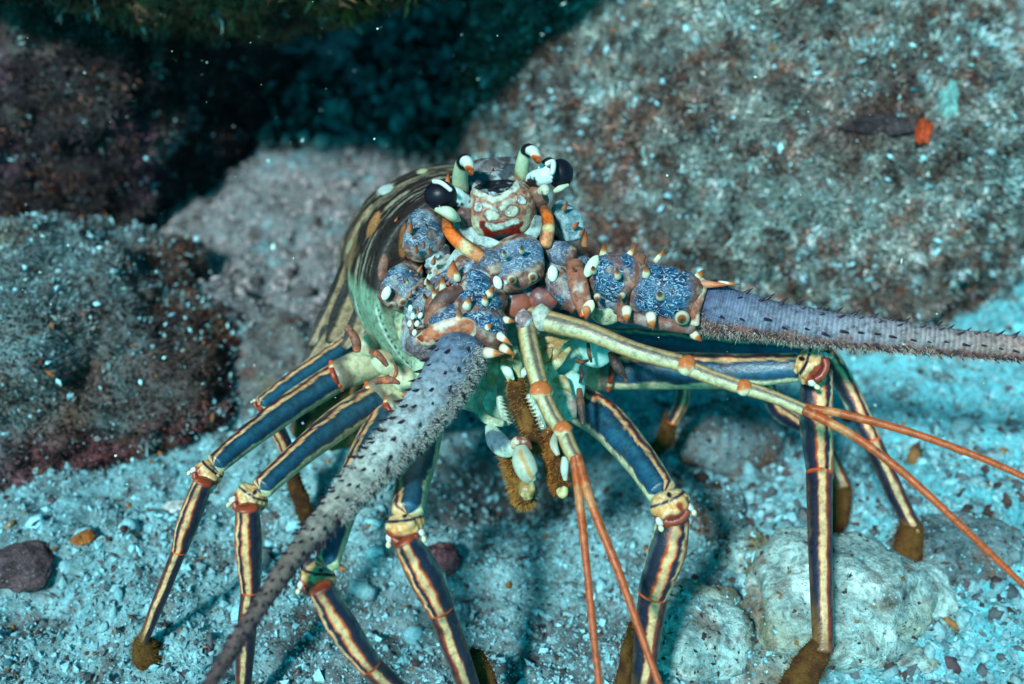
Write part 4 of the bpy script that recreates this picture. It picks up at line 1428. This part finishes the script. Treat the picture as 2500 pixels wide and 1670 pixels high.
def acol_left(V, U, W):
    c = ramp(W, [(0, (0.07, 0.12, 0.20)), (.12, (0.14, 0.19, 0.27)), (.3, (0.34, 0.40, 0.44)), (.5, (0.46, 0.49, 0.45)), (.62, (0.34, 0.31, 0.26)), (.75, (0.17, 0.125, 0.10)), (1, (0.10, 0.05, 0.05))])
    c = mixc(c, (0.17, 0.075, 0.085), smooth(0.2, 0.75, side(U) * -1 - 0.1 + 0.35 * fbm(V, 2, 3, 3)) * smooth(0.8, 0.6, W) * 0.8)
    c = mixc(c * 0.82, (0.12, 0.05, 0.06), smooth(0.15, 0.4, fbm(V, 3, 3, 15)) * 0.3)
    return c * (1 + 0.3 * fbm(V, 1.7, 3, 5) + 0.16 * np.sin(W * 190 * math.pi * 2) * smooth(0.7, 0.5, W))[:, None]


an, c_, rr_, tg_ = antenna([(1134, 838, 39.6, 118), (1114, 884, 39.2, 134), (1076, 950, 38.6, 130), (1030, 1010, 38.0, 122), (958, 1092, 37.2, 108), (880, 1175, 36.4, 92), (790, 1275, 35.4, 74), (700, 1385, 34.4, 54),
                            (605, 1525, 33.2, 44), (500, 1690, 32.0, 38), (380, 1890, 30.8, 26), (230, 2120, 29.5, 5)], 190, acol_left,
                           [(-62, 0.7, 0.36, 0.4), (-38, 0.85, 0.34, 0.7), (-12, 1.1, 0.32, 0.5), (18, 1.1, 0.32, 0.9), (52, 0.9, 0.34, 0.9), (78, 0.7, 0.36, 0.3), (-80, 0.8, 0.36, 0.6)], 0, 5, None, 0.022, 0.07, 11 / 9)
fuzz(an, c_, rr_, tg_, -1, 12000, 0.16, (0.55, 0.44, 0.42), 0.03, 0.53, 3, M_fuzz, 0.016)
fuzz(an, c_, rr_, tg_, 1, 700, 0.16, (0.5, 0.46, 0.42), 0.29, 0.5, 8, M_fuzz, 0.012)
for rows, mk, cf in (([(1196, 690, 40.6, 60), (1160, 705, 40.2, 100), (1128, 705, 40.2, 70)], 0.9, None),
                     ([(1205, 720, 40.6, 90), (1170, 745, 40.1, 120), (1150, 775, 39.9, 120)], 1.0, None),
                     ([(1200, 772, 40.3, 90), (1178, 800, 39.8, 130), (1165, 830, 39.6, 120)], 1.0, None),
                     ([(1140, 770, 40.2, 80), (1100, 790, 39.9, 110), (1085, 815, 39.9, 90)], 0.75, None),
                     ([(1120, 640, 41.0, 40), (1160, 668, 40.6, 56), (1215, 706, 40.4, 44)], 0.55, mottled((0.10, 0.06, 0.06), (0.4, 0.42, 0.42), 3, 3)),
                     ([(1165, 612, 41.1, 34), (1195, 640, 40.6, 60), (1210, 672, 40.4, 50)], 0.6, mottled((0.12, 0.10, 0.09), (0.2, 0.14, 0.12), 2, 3))):
    verm_block(rows, an, mask=mk, seed=int(rows[0][0]), cold=cf)
BR = mottled((0.24, 0.085, 0.05), (0.10, 0.045, 0.04), 2.2, 3)
for rows in ([(1132, 712, 39.9, 30), (1092, 728, 39.7, 46), (1062, 766, 39.8, 44), (1048, 795, 40.0, 30)], [(1090, 700, 40.4, 26), (1062, 735, 40.3, 40), (1046, 770, 40.3, 30)]):
    plate("brown_ridge", rows, an, BR, flat=0.8, rough=0.1)
plate("collar", [(1022, 832, 39.9, 26), (1050, 822, 39.5, 44), (1090, 800, 39.2, 42), (1135, 794, 39.0, 40), (1158, 812, 39.1, 34)], an, mottled((0.45, 0.13, 0.06), (0.58, 0.46, 0.36), 1.6, 3), flat=0.7, rough=0.06)
for a in ((1105, 662, 39.9, 2, -28, 34, SPR), (1116, 676, 39.7, -2, -26, 22, SP), (1082, 702, 39.9, -2, -30, 24, SP), (1062, 722, 39.9, -4, -22, 20, SP), (1196, 716, 39.5, 10, -16, 26, SP), (1184, 736, 39.3, 2, -20, 22, SP),
          (1141, 744, 39.0, 8, -22, 26, SP), (1120, 780, 39.0, 4, -24, 24, SP), (1238, 782, 39.6, 20, 4, 22, SP), (1190, 800, 39.0, 14, -10, 22, SP), (1222, 822, 39.2, 30, 22, 26, SP), (1232, 852, 39.2, 26, 16, 26, SP),
          (1196, 862, 38.9, 36, 2, 34, SP), (1036, 826, 39.6, -18, -2, 34, SPR)):
    spine(an, *a[:6], 0.35, a[6])


def acol_right(V, U, W):
    s = side(U)          # +1 is the lower side here
    c = ramp(W, [(0, (0.05, 0.07, 0.16)), (.2, (0.12, 0.15, 0.24)), (.5, (0.21, 0.22, 0.28)), (.8, (0.30, 0.24, 0.24)), (1, (0.34, 0.20, 0.17))])
    c = mixc(c, (0.26, 0.095, 0.065), smooth(0.35, 0.75, s + 0.25 * fbm(V, 2.2, 3, 3)) * 0.9)
    c = mixc(c, (0.26, 0.11, 0.09), smooth(0.3, 0.6, fbm(V, 1.0, 3, 19) + 0.3 * s) * smooth(0.3, 0.8, W))
    return c * 0.8 * (1 + 0.25 * fbm(V, 1.7, 3, 5) + 0.22 * np.sin(W * 170 * math.pi))[:, None]


an2, c_, rr_, tg_ = antenna([(1700, 742, 40.6, 104), (1745, 754, 40.5, 122), (1850, 776, 40.2, 104), (2000, 800, 39.8, 90), (2180, 820, 39.3, 78), (2350, 838, 38.9, 68), (2560, 858, 38.4, 60), (3000, 905, 37.2, 40), (3500, 960, 36.2, 6)], 170, acol_right,
                            [(-82, 0.95, 0.34, 0.8), (-48, 1.1, 0.28, 1.4), (8, 1.0, 0.30, 0.9), (46, 0.52, 0.34, 0.5), (84, 0.7, 0.3, 0.7)], 0, 9, None, 0.035, 0.0, 8 / 6)
fuzz(an2, c_, rr_, tg_, 1, 3000, 0.17, (0.36, 0.24, 0.20), 0.0, 0.85, 4, M_hair, 0.012)
fuzz(an2, c_, rr_, tg_, 1, 1000, 0.26, (0.5, 0.42, 0.38), 0.0, 0.6, 6, M_fuzz, 0.013)
for rows, mk, cf in (([(1330, 606, 41.4, 40), (1366, 618, 41.1, 56), (1400, 628, 41.0, 44)], 0.6, mottled((0.12, 0.09, 0.10), (0.3, 0.3, 0.32), 2, 3)),
                     ([(1352, 668, 40.8, 50), (1372, 706, 40.5, 62), (1410, 752, 40.3, 40)], 0.8, mottled((0.06, 0.05, 0.09), (0.4, 0.42, 0.42), 3, 3)),
                     ([(1452, 668, 41.0, 96), (1500, 676, 40.6, 122), (1552, 694, 40.6, 116)], 1.0, None),
                     ([(1548, 700, 40.8, 112), (1600, 712, 40.3, 136), (1650, 722, 40.2, 138), (1690, 734, 40.3, 118)], 1.0, None)):
    verm_block(rows, an2, mask=mk, seed=int(rows[0][0]), cold=cf, n=60)
plate("brown_ridge", [(1402, 640, 40.7, 40), (1410, 690, 40.2, 52), (1422, 735, 39.9, 44), (1430, 768, 39.8, 30)], an2,
      lambda V, U, W: mixc(mottled((0.30, 0.10, 0.06), (0.45, 0.34, 0.28), 1.6, 8, 0.1)(V), ORANGE, smooth(0.86, 0.95, W)), flat=0.6, rough=0.06)
plate("brown_ridge", [(1562, 625, 40.5, 34), (1550, 680, 39.95, 26), (1524, 720, 39.9, 22), (1516, 782, 40.1, 24)], an2, BR, flat=0.6, rough=0.08)
plate("brown_ridge", [(1520, 770, 40.1, 30), (1600, 786, 39.9, 34), (1690, 792, 40.0, 40)], an2, mottled((0.20, 0.08, 0.06), (0.28, 0.20, 0.18), 3, 3), flat=0.8, rough=0.12)
plate("collar", [(1696, 686, 40.2, 34), (1712, 700, 39.9, 30), (1700, 745, 39.6, 26), (1694, 790, 39.8, 28)], an2, mottled((0.30, 0.10, 0.06), (0.55, 0.42, 0.30), 2, 3), flat=0.8, rough=0.06)
plate("soft_membrane", [(1440, 748, 41.3, 40), (1480, 762, 41.0, 64), (1515, 752, 41.0, 40)], an2, mottled((0.34, 0.40, 0.26), (0.55, 0.55, 0.36), 2.5, 3), flat=0.6)
ovalspot(1436, 752, 39.5, 14, 22, 30, PALE, an2)
ovalspot(1444, 650, 40.2, 14, 30, 30, (0.5, 0.58, 0.42), an2)
for a in ((1474, 620, 40.6, 2, -28, 26, SP), (1536, 624, 40.6, 20, -28, 22, SP), (1604, 634, 40.6, 22, -28, 18, SP), (1578, 668, 39.7, 0, -24, 26, SP), (1449, 660, 39.9, -2, -10, 20, SP), (1508, 672, 39.4, -2, -18, 20, SP),
          (1612, 722, 39.1, -3, -8, 26, SP), (1658, 674, 39.9, 6, -18, 22, SP), (1704, 676, 40.0, 16, -18, 26, SP), (1722, 694, 39.8, 60, 2, 24, SPR), (1760, 692, 39.7, 48, 2, 16, SP), (1458, 726, 39.9, -2, 10, 20, SP),
          (1530, 762, 39.5, 0, 30, 30, SP), (1590, 778, 39.3, 5, 30, 32, SP), (1665, 778, 39.2, -1, 4, 42, SP), (1698, 820, 40.0, 16, 14, 26, SP), (1518, 722, 39.4, -10, 6, 18, SP), (1432, 760, 39.4, -1, 22, 26, SPR), (1400, 660, 40.2, 0, -6, 14, SPR)):
    spine(an2, *a[:6], 0.45, a[6])


# ---- antennules
def annule(V, U, W):
    s = side(U)
    c = ramp(s + 0.12 * fbm(V, 2, 3, 3), [(-1, (0.22, 0.12, 0.05)), (-.8, (0.46, 0.30, 0.12)), (-.55, (0.50, 0.42, 0.22)), (-.2, (0.50, 0.50, 0.32)), (.02, (0.36, 0.27, 0.13)), (.12, (0.16, 0.11, 0.07)), (.45, (0.10, 0.085, 0.07)), (.6, (0.5, 0.33, 0.15)), (1, (0.30, 0.15, 0.06))])
    return c


def whipcol(V, U, W):
    c = np.tile([0.42, 0.07, 0.008], (len(V), 1))
    c = mixc(c, (0.55, 0.22, 0.08), smooth(0.25, 0.5, fbm(np.stack([W * 14, W * 0, W * 0], -1), 1, 2, 5)) * 0.7)
    return c * (1 + 0.12 * np.sin(W * 900))[:, None]


def antennule(s1, s2, s3, whips, flip, j1, j2):
    fl = (lambda V, U, W: annule(V, 1 - U, W)) if flip else annule
    a = plate("antennule", s1, LOB, fl, flat=0.9, mat=M_leg, n=40)
    plate("feeler_segment", s2, a, fl, flat=0.9, mat=M_leg, n=24)
    plate("feeler_segment", s3, a, fl, flat=0.9, mat=M_leg, n=24)
    for (x, y, d, w_, deg) in (j1, j2):
        s = d / F
        v, f = blob(P(x, y, d), (w_ * 0.52 * s, w_ * 0.56 * s, w_ * 0.5 * s), rotax(deg), 4, 0.08, 2)
        sd = (v - P(x, y, d)) @ UP / (w_ * s)
        MB().add(v, tris=f, col=mixc(np.tile((0.50, 0.12, 0.03), (len(v), 1)), (0.62, 0.55, 0.34), smooth(0.0, -0.3, sd + 0.15 * noise(v, 6, 2)))).build("feeler_joint", M_spine, a)
    for rows in whips:
        p, r = pathd(rows)
        V, q, t, U, W = tube(p, r, n=500, seg=18, cap=0.6, disp=lambda u, w_, X: 0.006 * np.sin(w_ * 900))
        MB().add(V, q, t, np.clip(whipcol(V, U, W), 0.01, 0.9)).build("whip", M_leg, a)
    return a


antennule([(1284, 795, 40.0, 46), (1296, 860, 39.4, 48), (1316, 935, 38.8, 46)], [(1324, 965, 38.6, 42), (1348, 1015, 38.3, 42), (1372, 1050, 38.0, 40)],
          [(1376, 1055, 38.0, 40), (1390, 1090, 37.7, 40), (1404, 1118, 37.4, 38)],
          [[(1402, 1118, 37.3, 22), (1418, 1250, 36.4, 21), (1436, 1420, 35.6, 19), (1450, 1560, 35.2, 18), (1464, 1700, 34.8, 17), (1470, 1950, 34.0, 8)],
           [(1410, 1116, 37.3, 24), (1448, 1240, 36.4, 22), (1512, 1400, 35.6, 21), (1562, 1540, 35.1, 19), (1622, 1700, 34.6, 17), (1740, 1950, 33.8, 8)]], True,
          (1320, 954, 38.6, 50, 80), (1374, 1048, 37.95, 42, 80))
antennule([(1296, 772, 40.4, 52), (1345, 786, 40.0, 54), (1440, 812, 39.5, 48), (1550, 856, 39.0, 44), (1660, 886, 38.7, 42)], [(1690, 902, 38.6, 40), (1750, 925, 38.4, 38), (1812, 946, 38.2, 36)],
          [(1822, 948, 38.2, 36), (1890, 970, 38.0, 32), (1962, 1000, 37.8, 30)],
          [[(1965, 995, 37.8, 22), (2080, 1016, 37.4, 21), (2290, 1078, 36.8, 19), (2540, 1185, 36.2, 16), (2900, 1400, 35.2, 7)],
           [(1965, 1002, 37.7, 24), (2080, 1062, 37.2, 22), (2200, 1150, 36.8, 21), (2330, 1268, 36.4, 18), (2540, 1470, 36.0, 15), (2780, 1720, 35.0, 7)]], True,
          (1676, 892, 38.55, 46, 20), (1816, 946, 38.1, 38, 20))
v, f = blob(P(1322, 776, 40.1), (0.42, 0.5, 0.4), VIEW_AX, 4, 0.12, 2)
MB().add(v, tris=f, col=(0.40, 0.42, 0.34)).build("feeler_base", M_leg, LOB)
v, f = blob(P(1278, 782, 39.9), (0.34, 0.4, 0.36), VIEW_AX, 4, 0.12, 2)
MB().add(v, tris=f, col=mottled((0.5, 0.52, 0.56), (0.25, 0.16, 0.16), 3, 2)(v)).build("feeler_base", M_leg, LOB)

# ---- underside: throat, hips and mouth parts
v, f = blob(P(1215, 880, 43.6), (3.7, 2.2, 1.6), rotax(8), 5, 0.08, 2)
MB().add(v, tris=f, col=mottled((0.42, 0.56, 0.38), (0.26, 0.40, 0.30), 0.9, 3)(v)).build("throat", M_leg, LOB)
HP = mottled((0.48, 0.50, 0.32), (0.32, 0.24, 0.14), 1.6, 6, 0.12, 0.12)
for x, y, d, rx, ry, dg in ((940, 884, 44.2, 38, 30, 30), (990, 925, 43.8, 42, 34, 30), (1040, 950, 43.4, 42, 34, 20), (896, 842, 44.6, 34, 26, 40), (1052, 1000, 42.8, 34, 40, 60)):
    o = ovalspot(x, y, d, rx, ry, dg, HP, name="hip_knob", dz=0.8)
OR = mottled((0.50, 0.12, 0.04), (0.22, 0.07, 0.04), 3, 4)
for rows in ([(848, 800, 42.9, 18), (868, 826, 42.8, 22), (872, 858, 42.8, 14)], [(905, 858, 42.2, 14), (925, 868, 41.9, 18), (945, 892, 41.9, 12)], [(918, 930, 41.4, 16), (950, 928, 41.2, 20), (975, 936, 41.2, 12)],
             [(985, 968, 41.0, 18), (1005, 962, 40.9, 22), (1020, 972, 40.9, 12)], [(960, 880, 42.0, 8), (968, 905, 41.8, 9), (960, 930, 41.8, 7)]):
    plate("orange_ridge", rows, LOB, OR, flat=0.8, rough=0.1)
CY = mottled((0.34, 0.68, 0.60), (0.34, 0.5, 0.40), 0.9, 16, 0.1, 0.2)
for x, y, d, rx, ry, dg in ((1412, 845, 42.6, 50, 36, 20), (1452, 862, 42.9, 44, 36, 10), (1380, 892, 42.2, 36, 44, 20), (1395, 950, 41.8, 34, 46, 0), (1440, 820, 43.2, 50, 26, 10)):
    ovalspot(x, y, d, rx, ry, dg, CY, name="hip_knob", dz=0.7)
for rows in ([(1436, 838, 41.7, 8), (1438, 862, 41.6, 10), (1444, 884, 41.8, 6)], [(1417, 895, 41.4, 7), (1420, 915, 41.2, 10), (1416, 935, 41.3, 7)], [(1408, 880, 41.5, 12), (1420, 884, 41.4, 10), (1436, 880, 41.6, 7)],
             [(1488, 862, 41.4, 12), (1506, 892, 41.1, 26), (1530, 930, 41.2, 10)], [(1414, 950, 40.4, 14), (1418, 990, 40.1, 20), (1424, 1036, 40.0, 12)]):
    plate("dark_hinge", rows, LOB, mottled((0.14, 0.06, 0.03), (0.05, 0.03, 0.025), 2, 4), flat=0.6)
LEAF = mottled((0.46, 0.50, 0.28), (0.36, 0.22, 0.08), 1.3, 31, 0.12, 0.12)
rl = np.random.default_rng(11)
for rows in ([(1300, 838, 41.0, 10), (1340, 828, 40.9, 22), (1385, 832, 41.0, 8)], [(1312, 862, 40.9, 10), (1350, 845, 40.7, 20), (1390, 826, 40.9, 8)], [(1322, 892, 40.9, 12), (1352, 862, 40.6, 24), (1376, 830, 40.8, 8)],
             [(1335, 915, 40.9, 10), (1360, 885, 40.6, 26), (1392, 850, 40.8, 10)], [(1322, 880, 40.6, 16), (1334, 868, 40.4, 24), (1346, 850, 40.5, 8)], [(1258, 846, 40.8, 14), (1262, 885, 40.6, 26), (1270, 925, 40.8, 10)],
             [(1235, 860, 41.0, 20), (1236, 895, 40.8, 30), (1245, 930, 40.9, 12)], [(1350, 930, 41.0, 10), (1372, 930, 40.9, 30), (1392, 968, 41.0, 16)], [(1215, 870, 41.2, 22), (1205, 900, 41.0, 30), (1200, 940, 41.1, 14)]):
    plate("mouth_bristle_plate", rows, LOB, LEAF, flat=0.5, mat=M_leg, rough=0.04, seed=int(rows[0][0]))
for rows in ([(1226, 895, 40.4, 12), (1240, 908, 40.2, 22), (1254, 926, 40.3, 6)], [(1284, 896, 40.5, 6), (1280, 908, 40.3, 16), (1276, 920, 40.4, 8)]):
    plate("tooth", rows, LOB, (0.55, 0.70, 0.55), flat=0.6, mat=M_spine)
for rows in ([(1160, 880, 42.0, 40), (1180, 930, 41.8, 60), (1200, 985, 41.6, 30)], [(1180, 985, 41.6, 40), (1205, 1010, 41.4, 60), (1235, 1025, 41.5, 36)], [(1340, 950, 41.8, 40), (1330, 990, 41.4, 56), (1345, 1040, 41.3, 30)],
             [(1290, 850, 41.6, 50), (1320, 900, 41.5, 80), (1350, 950, 41.6, 50)], [(1400, 880, 42.4, 60), (1370, 850, 42.2, 60), (1330, 820, 42.2, 50)]):
    plate("underside_plate", rows, LOB, mottled((0.50, 0.72, 0.56), (0.34, 0.48, 0.30), 1.0, int(rows[0][1]), 0.1), flat=0.4, mat=M_leg, rough=0.12, seed=int(rows[0][0]))
# left and right mouth limbs
mx = plate("mouth_limb", [(1176, 950, 41.2, 30), (1166, 985, 40.8, 26), (1186, 1022, 40.4, 24), (1228, 1034, 40.0, 18)], LOB, mottled((0.46, 0.52, 0.34), (0.28, 0.33, 0.22), 1.2, 3), flat=0.7, mat=M_leg)
plate("limb_segment", [(1195, 1040, 40.2, 24), (1212, 1075, 39.8, 50), (1238, 1095, 39.4, 46), (1270, 1082, 39.2, 26)], mx, mottled((0.36, 0.48, 0.38), (0.08, 0.14, 0.17), 1.0, 8, 0.2), flat=0.6, mat=M_leg)
plate("limb_joint", [(1250, 1090, 39.0, 16), (1264, 1078, 38.9, 26), (1284, 1080, 38.9, 20), (1296, 1096, 39.0, 10)], mx, mottled((0.20, 0.05, 0.03), (0.62, 0.5, 0.36), 2.5, 3, 0.1), flat=0.8, mat=M_leg)


def bulbcol(V, U, W):
    c = np.tile([0.38, 0.42, 0.32], (len(V), 1))
    c = mixc(c, (0.46, 0.24, 0.08), smooth(0.35, 0.12, np.abs(side(U) + 0.05 + 0.4 * (W - 0.5)) + 0.2 * fbm(V, 2.5, 3, 3)) * smooth(0.05, 0.2, W) * smooth(0.95, 0.8, W))
    return mixc(c, (0.14, 0.17, 0.16), smooth(0.15, 0.5, side(U) + 0.3 * fbm(V, 2, 2, 5)) * 0.6 * smooth(0.5, 0.9, W))


plate("limb_segment", [(1272, 1094, 38.9, 34), (1278, 1125, 38.6, 56), (1292, 1160, 38.5, 48), (1302, 1172, 38.5, 18)], mx, bulbcol, flat=0.75, mat=M_spine)
plate("limb_tip", [(1286, 1168, 38.7, 34), (1286, 1195, 38.5, 42), (1290, 1216, 38.5, 24)], mx, mottled((0.50, 0.42, 0.2), (0.30, 0.17, 0.05), 2.5, 3), flat=0.8, mat=M_leg)
mx2 = plate("mouth_limb", [(1362, 960, 41.0, 36), (1382, 985, 40.7, 50), (1392, 1020, 40.5, 34)], LOB, mottled((0.46, 0.46, 0.34), (0.3, 0.24, 0.2), 1.2, 6), flat=0.6, mat=M_leg)
plate("limb_segment", [(1356, 1062, 39.8, 14), (1352, 1085, 39.4, 20), (1362, 1110, 39.2, 12)], mx2, (0.42, 0.44, 0.34), flat=0.7, mat=M_spine)
plate("limb_segment", [(1380, 1118, 38.8, 18), (1378, 1145, 38.7, 20), (1380, 1172, 38.7, 10)], mx2, (0.40, 0.48, 0.40), flat=0.7, mat=M_spine)
plate("limb_tip", [(1364, 1196, 38.9, 16), (1374, 1205, 38.8, 24), (1380, 1190, 38.8, 14)], mx2, (0.50, 0.44, 0.2), flat=0.8, mat=M_leg)


def fuzzy(rows, parent, n, L, col, seed, core=None):
    p, r = pathd(rows)
    V, q, t, U, W = tube(p, r, n=24, seg=30, flat=0.8, cap=0.8, disp=lambda u, w_, X: 0.08 * fbm(X.reshape(-1, 3), 3, 3, seed).reshape(u.shape))
    mb = MB().add(V, q, t, mottled(core or (0.17, 0.075, 0.02), (0.06, 0.025, 0.01), 2, seed)(V))
    i = np.random.default_rng(seed).integers(0, len(V) - 2, n)
    nr = unit(V - catmull(p, 400)[np.clip((W * 399).astype(int), 0, 399)])
    hairs(mb, V[i], nr[i], L, 0.010, col, 0.45, seed, (0, 0, -0.7))
    return mb.build("hair_brush", M_hair, parent)


fuzzy([(1262, 925, 41.0, 44), (1264, 980, 40.6, 44), (1290, 1040, 40.4, 40), (1312, 1090, 40.3, 46)], LOB, 1300, 0.16, (0.28, 0.125, 0.03), 3)
fuzzy([(1240, 1110, 40.2, 30), (1262, 1165, 39.8, 44), (1282, 1215, 39.6, 52)], mx, 2200, 0.26, (0.36, 0.16, 0.035), 4)
fuzzy([(1350, 1060, 40.1, 30), (1358, 1130, 39.8, 48), (1366, 1185, 39.6, 40)], mx2, 1700, 0.24, (0.32, 0.11, 0.02), 5)
# comb-like teeth along the mouth opening
for x0, y0, x1, y1, sg, k0 in ((1226, 975, 1246, 1030, -1, 7), (1286, 970, 1320, 1040, 1, 9)):
    mb = MB()
    for k in range(k0):
        tt = k / (k0 - 1)
        b_ = P(x0 + (x1 - x0) * tt, y0 + (y1 - y0) * tt, 40.35)
        V, q, T = cone(b_ + RT * 0.12 * sg, b_ - RT * 0.10 * sg - UP * 0.05, 0.06, 6, 8)
        mb.add(V, q, None, ramp(T, [(0, (0.5, 0.62, 0.48)), (1, (0.30, 0.12, 0.03))]))
    V, q, t, U, W = tube([P(x0 + 6 * sg, y0 - 4, 40.5), P((x0 + x1) / 2 + 12 * sg, (y0 + y1) / 2, 40.45), P(x1 + 6 * sg, y1 + 4, 40.5)], 0.14, n=16, seg=16)
    mb.add(V, q, t, (0.36, 0.46, 0.36))
    mb.build("comb", M_leg, LOB)

for ob in bpy.data.objects:
    if "at" in ob:
        del ob["at"]
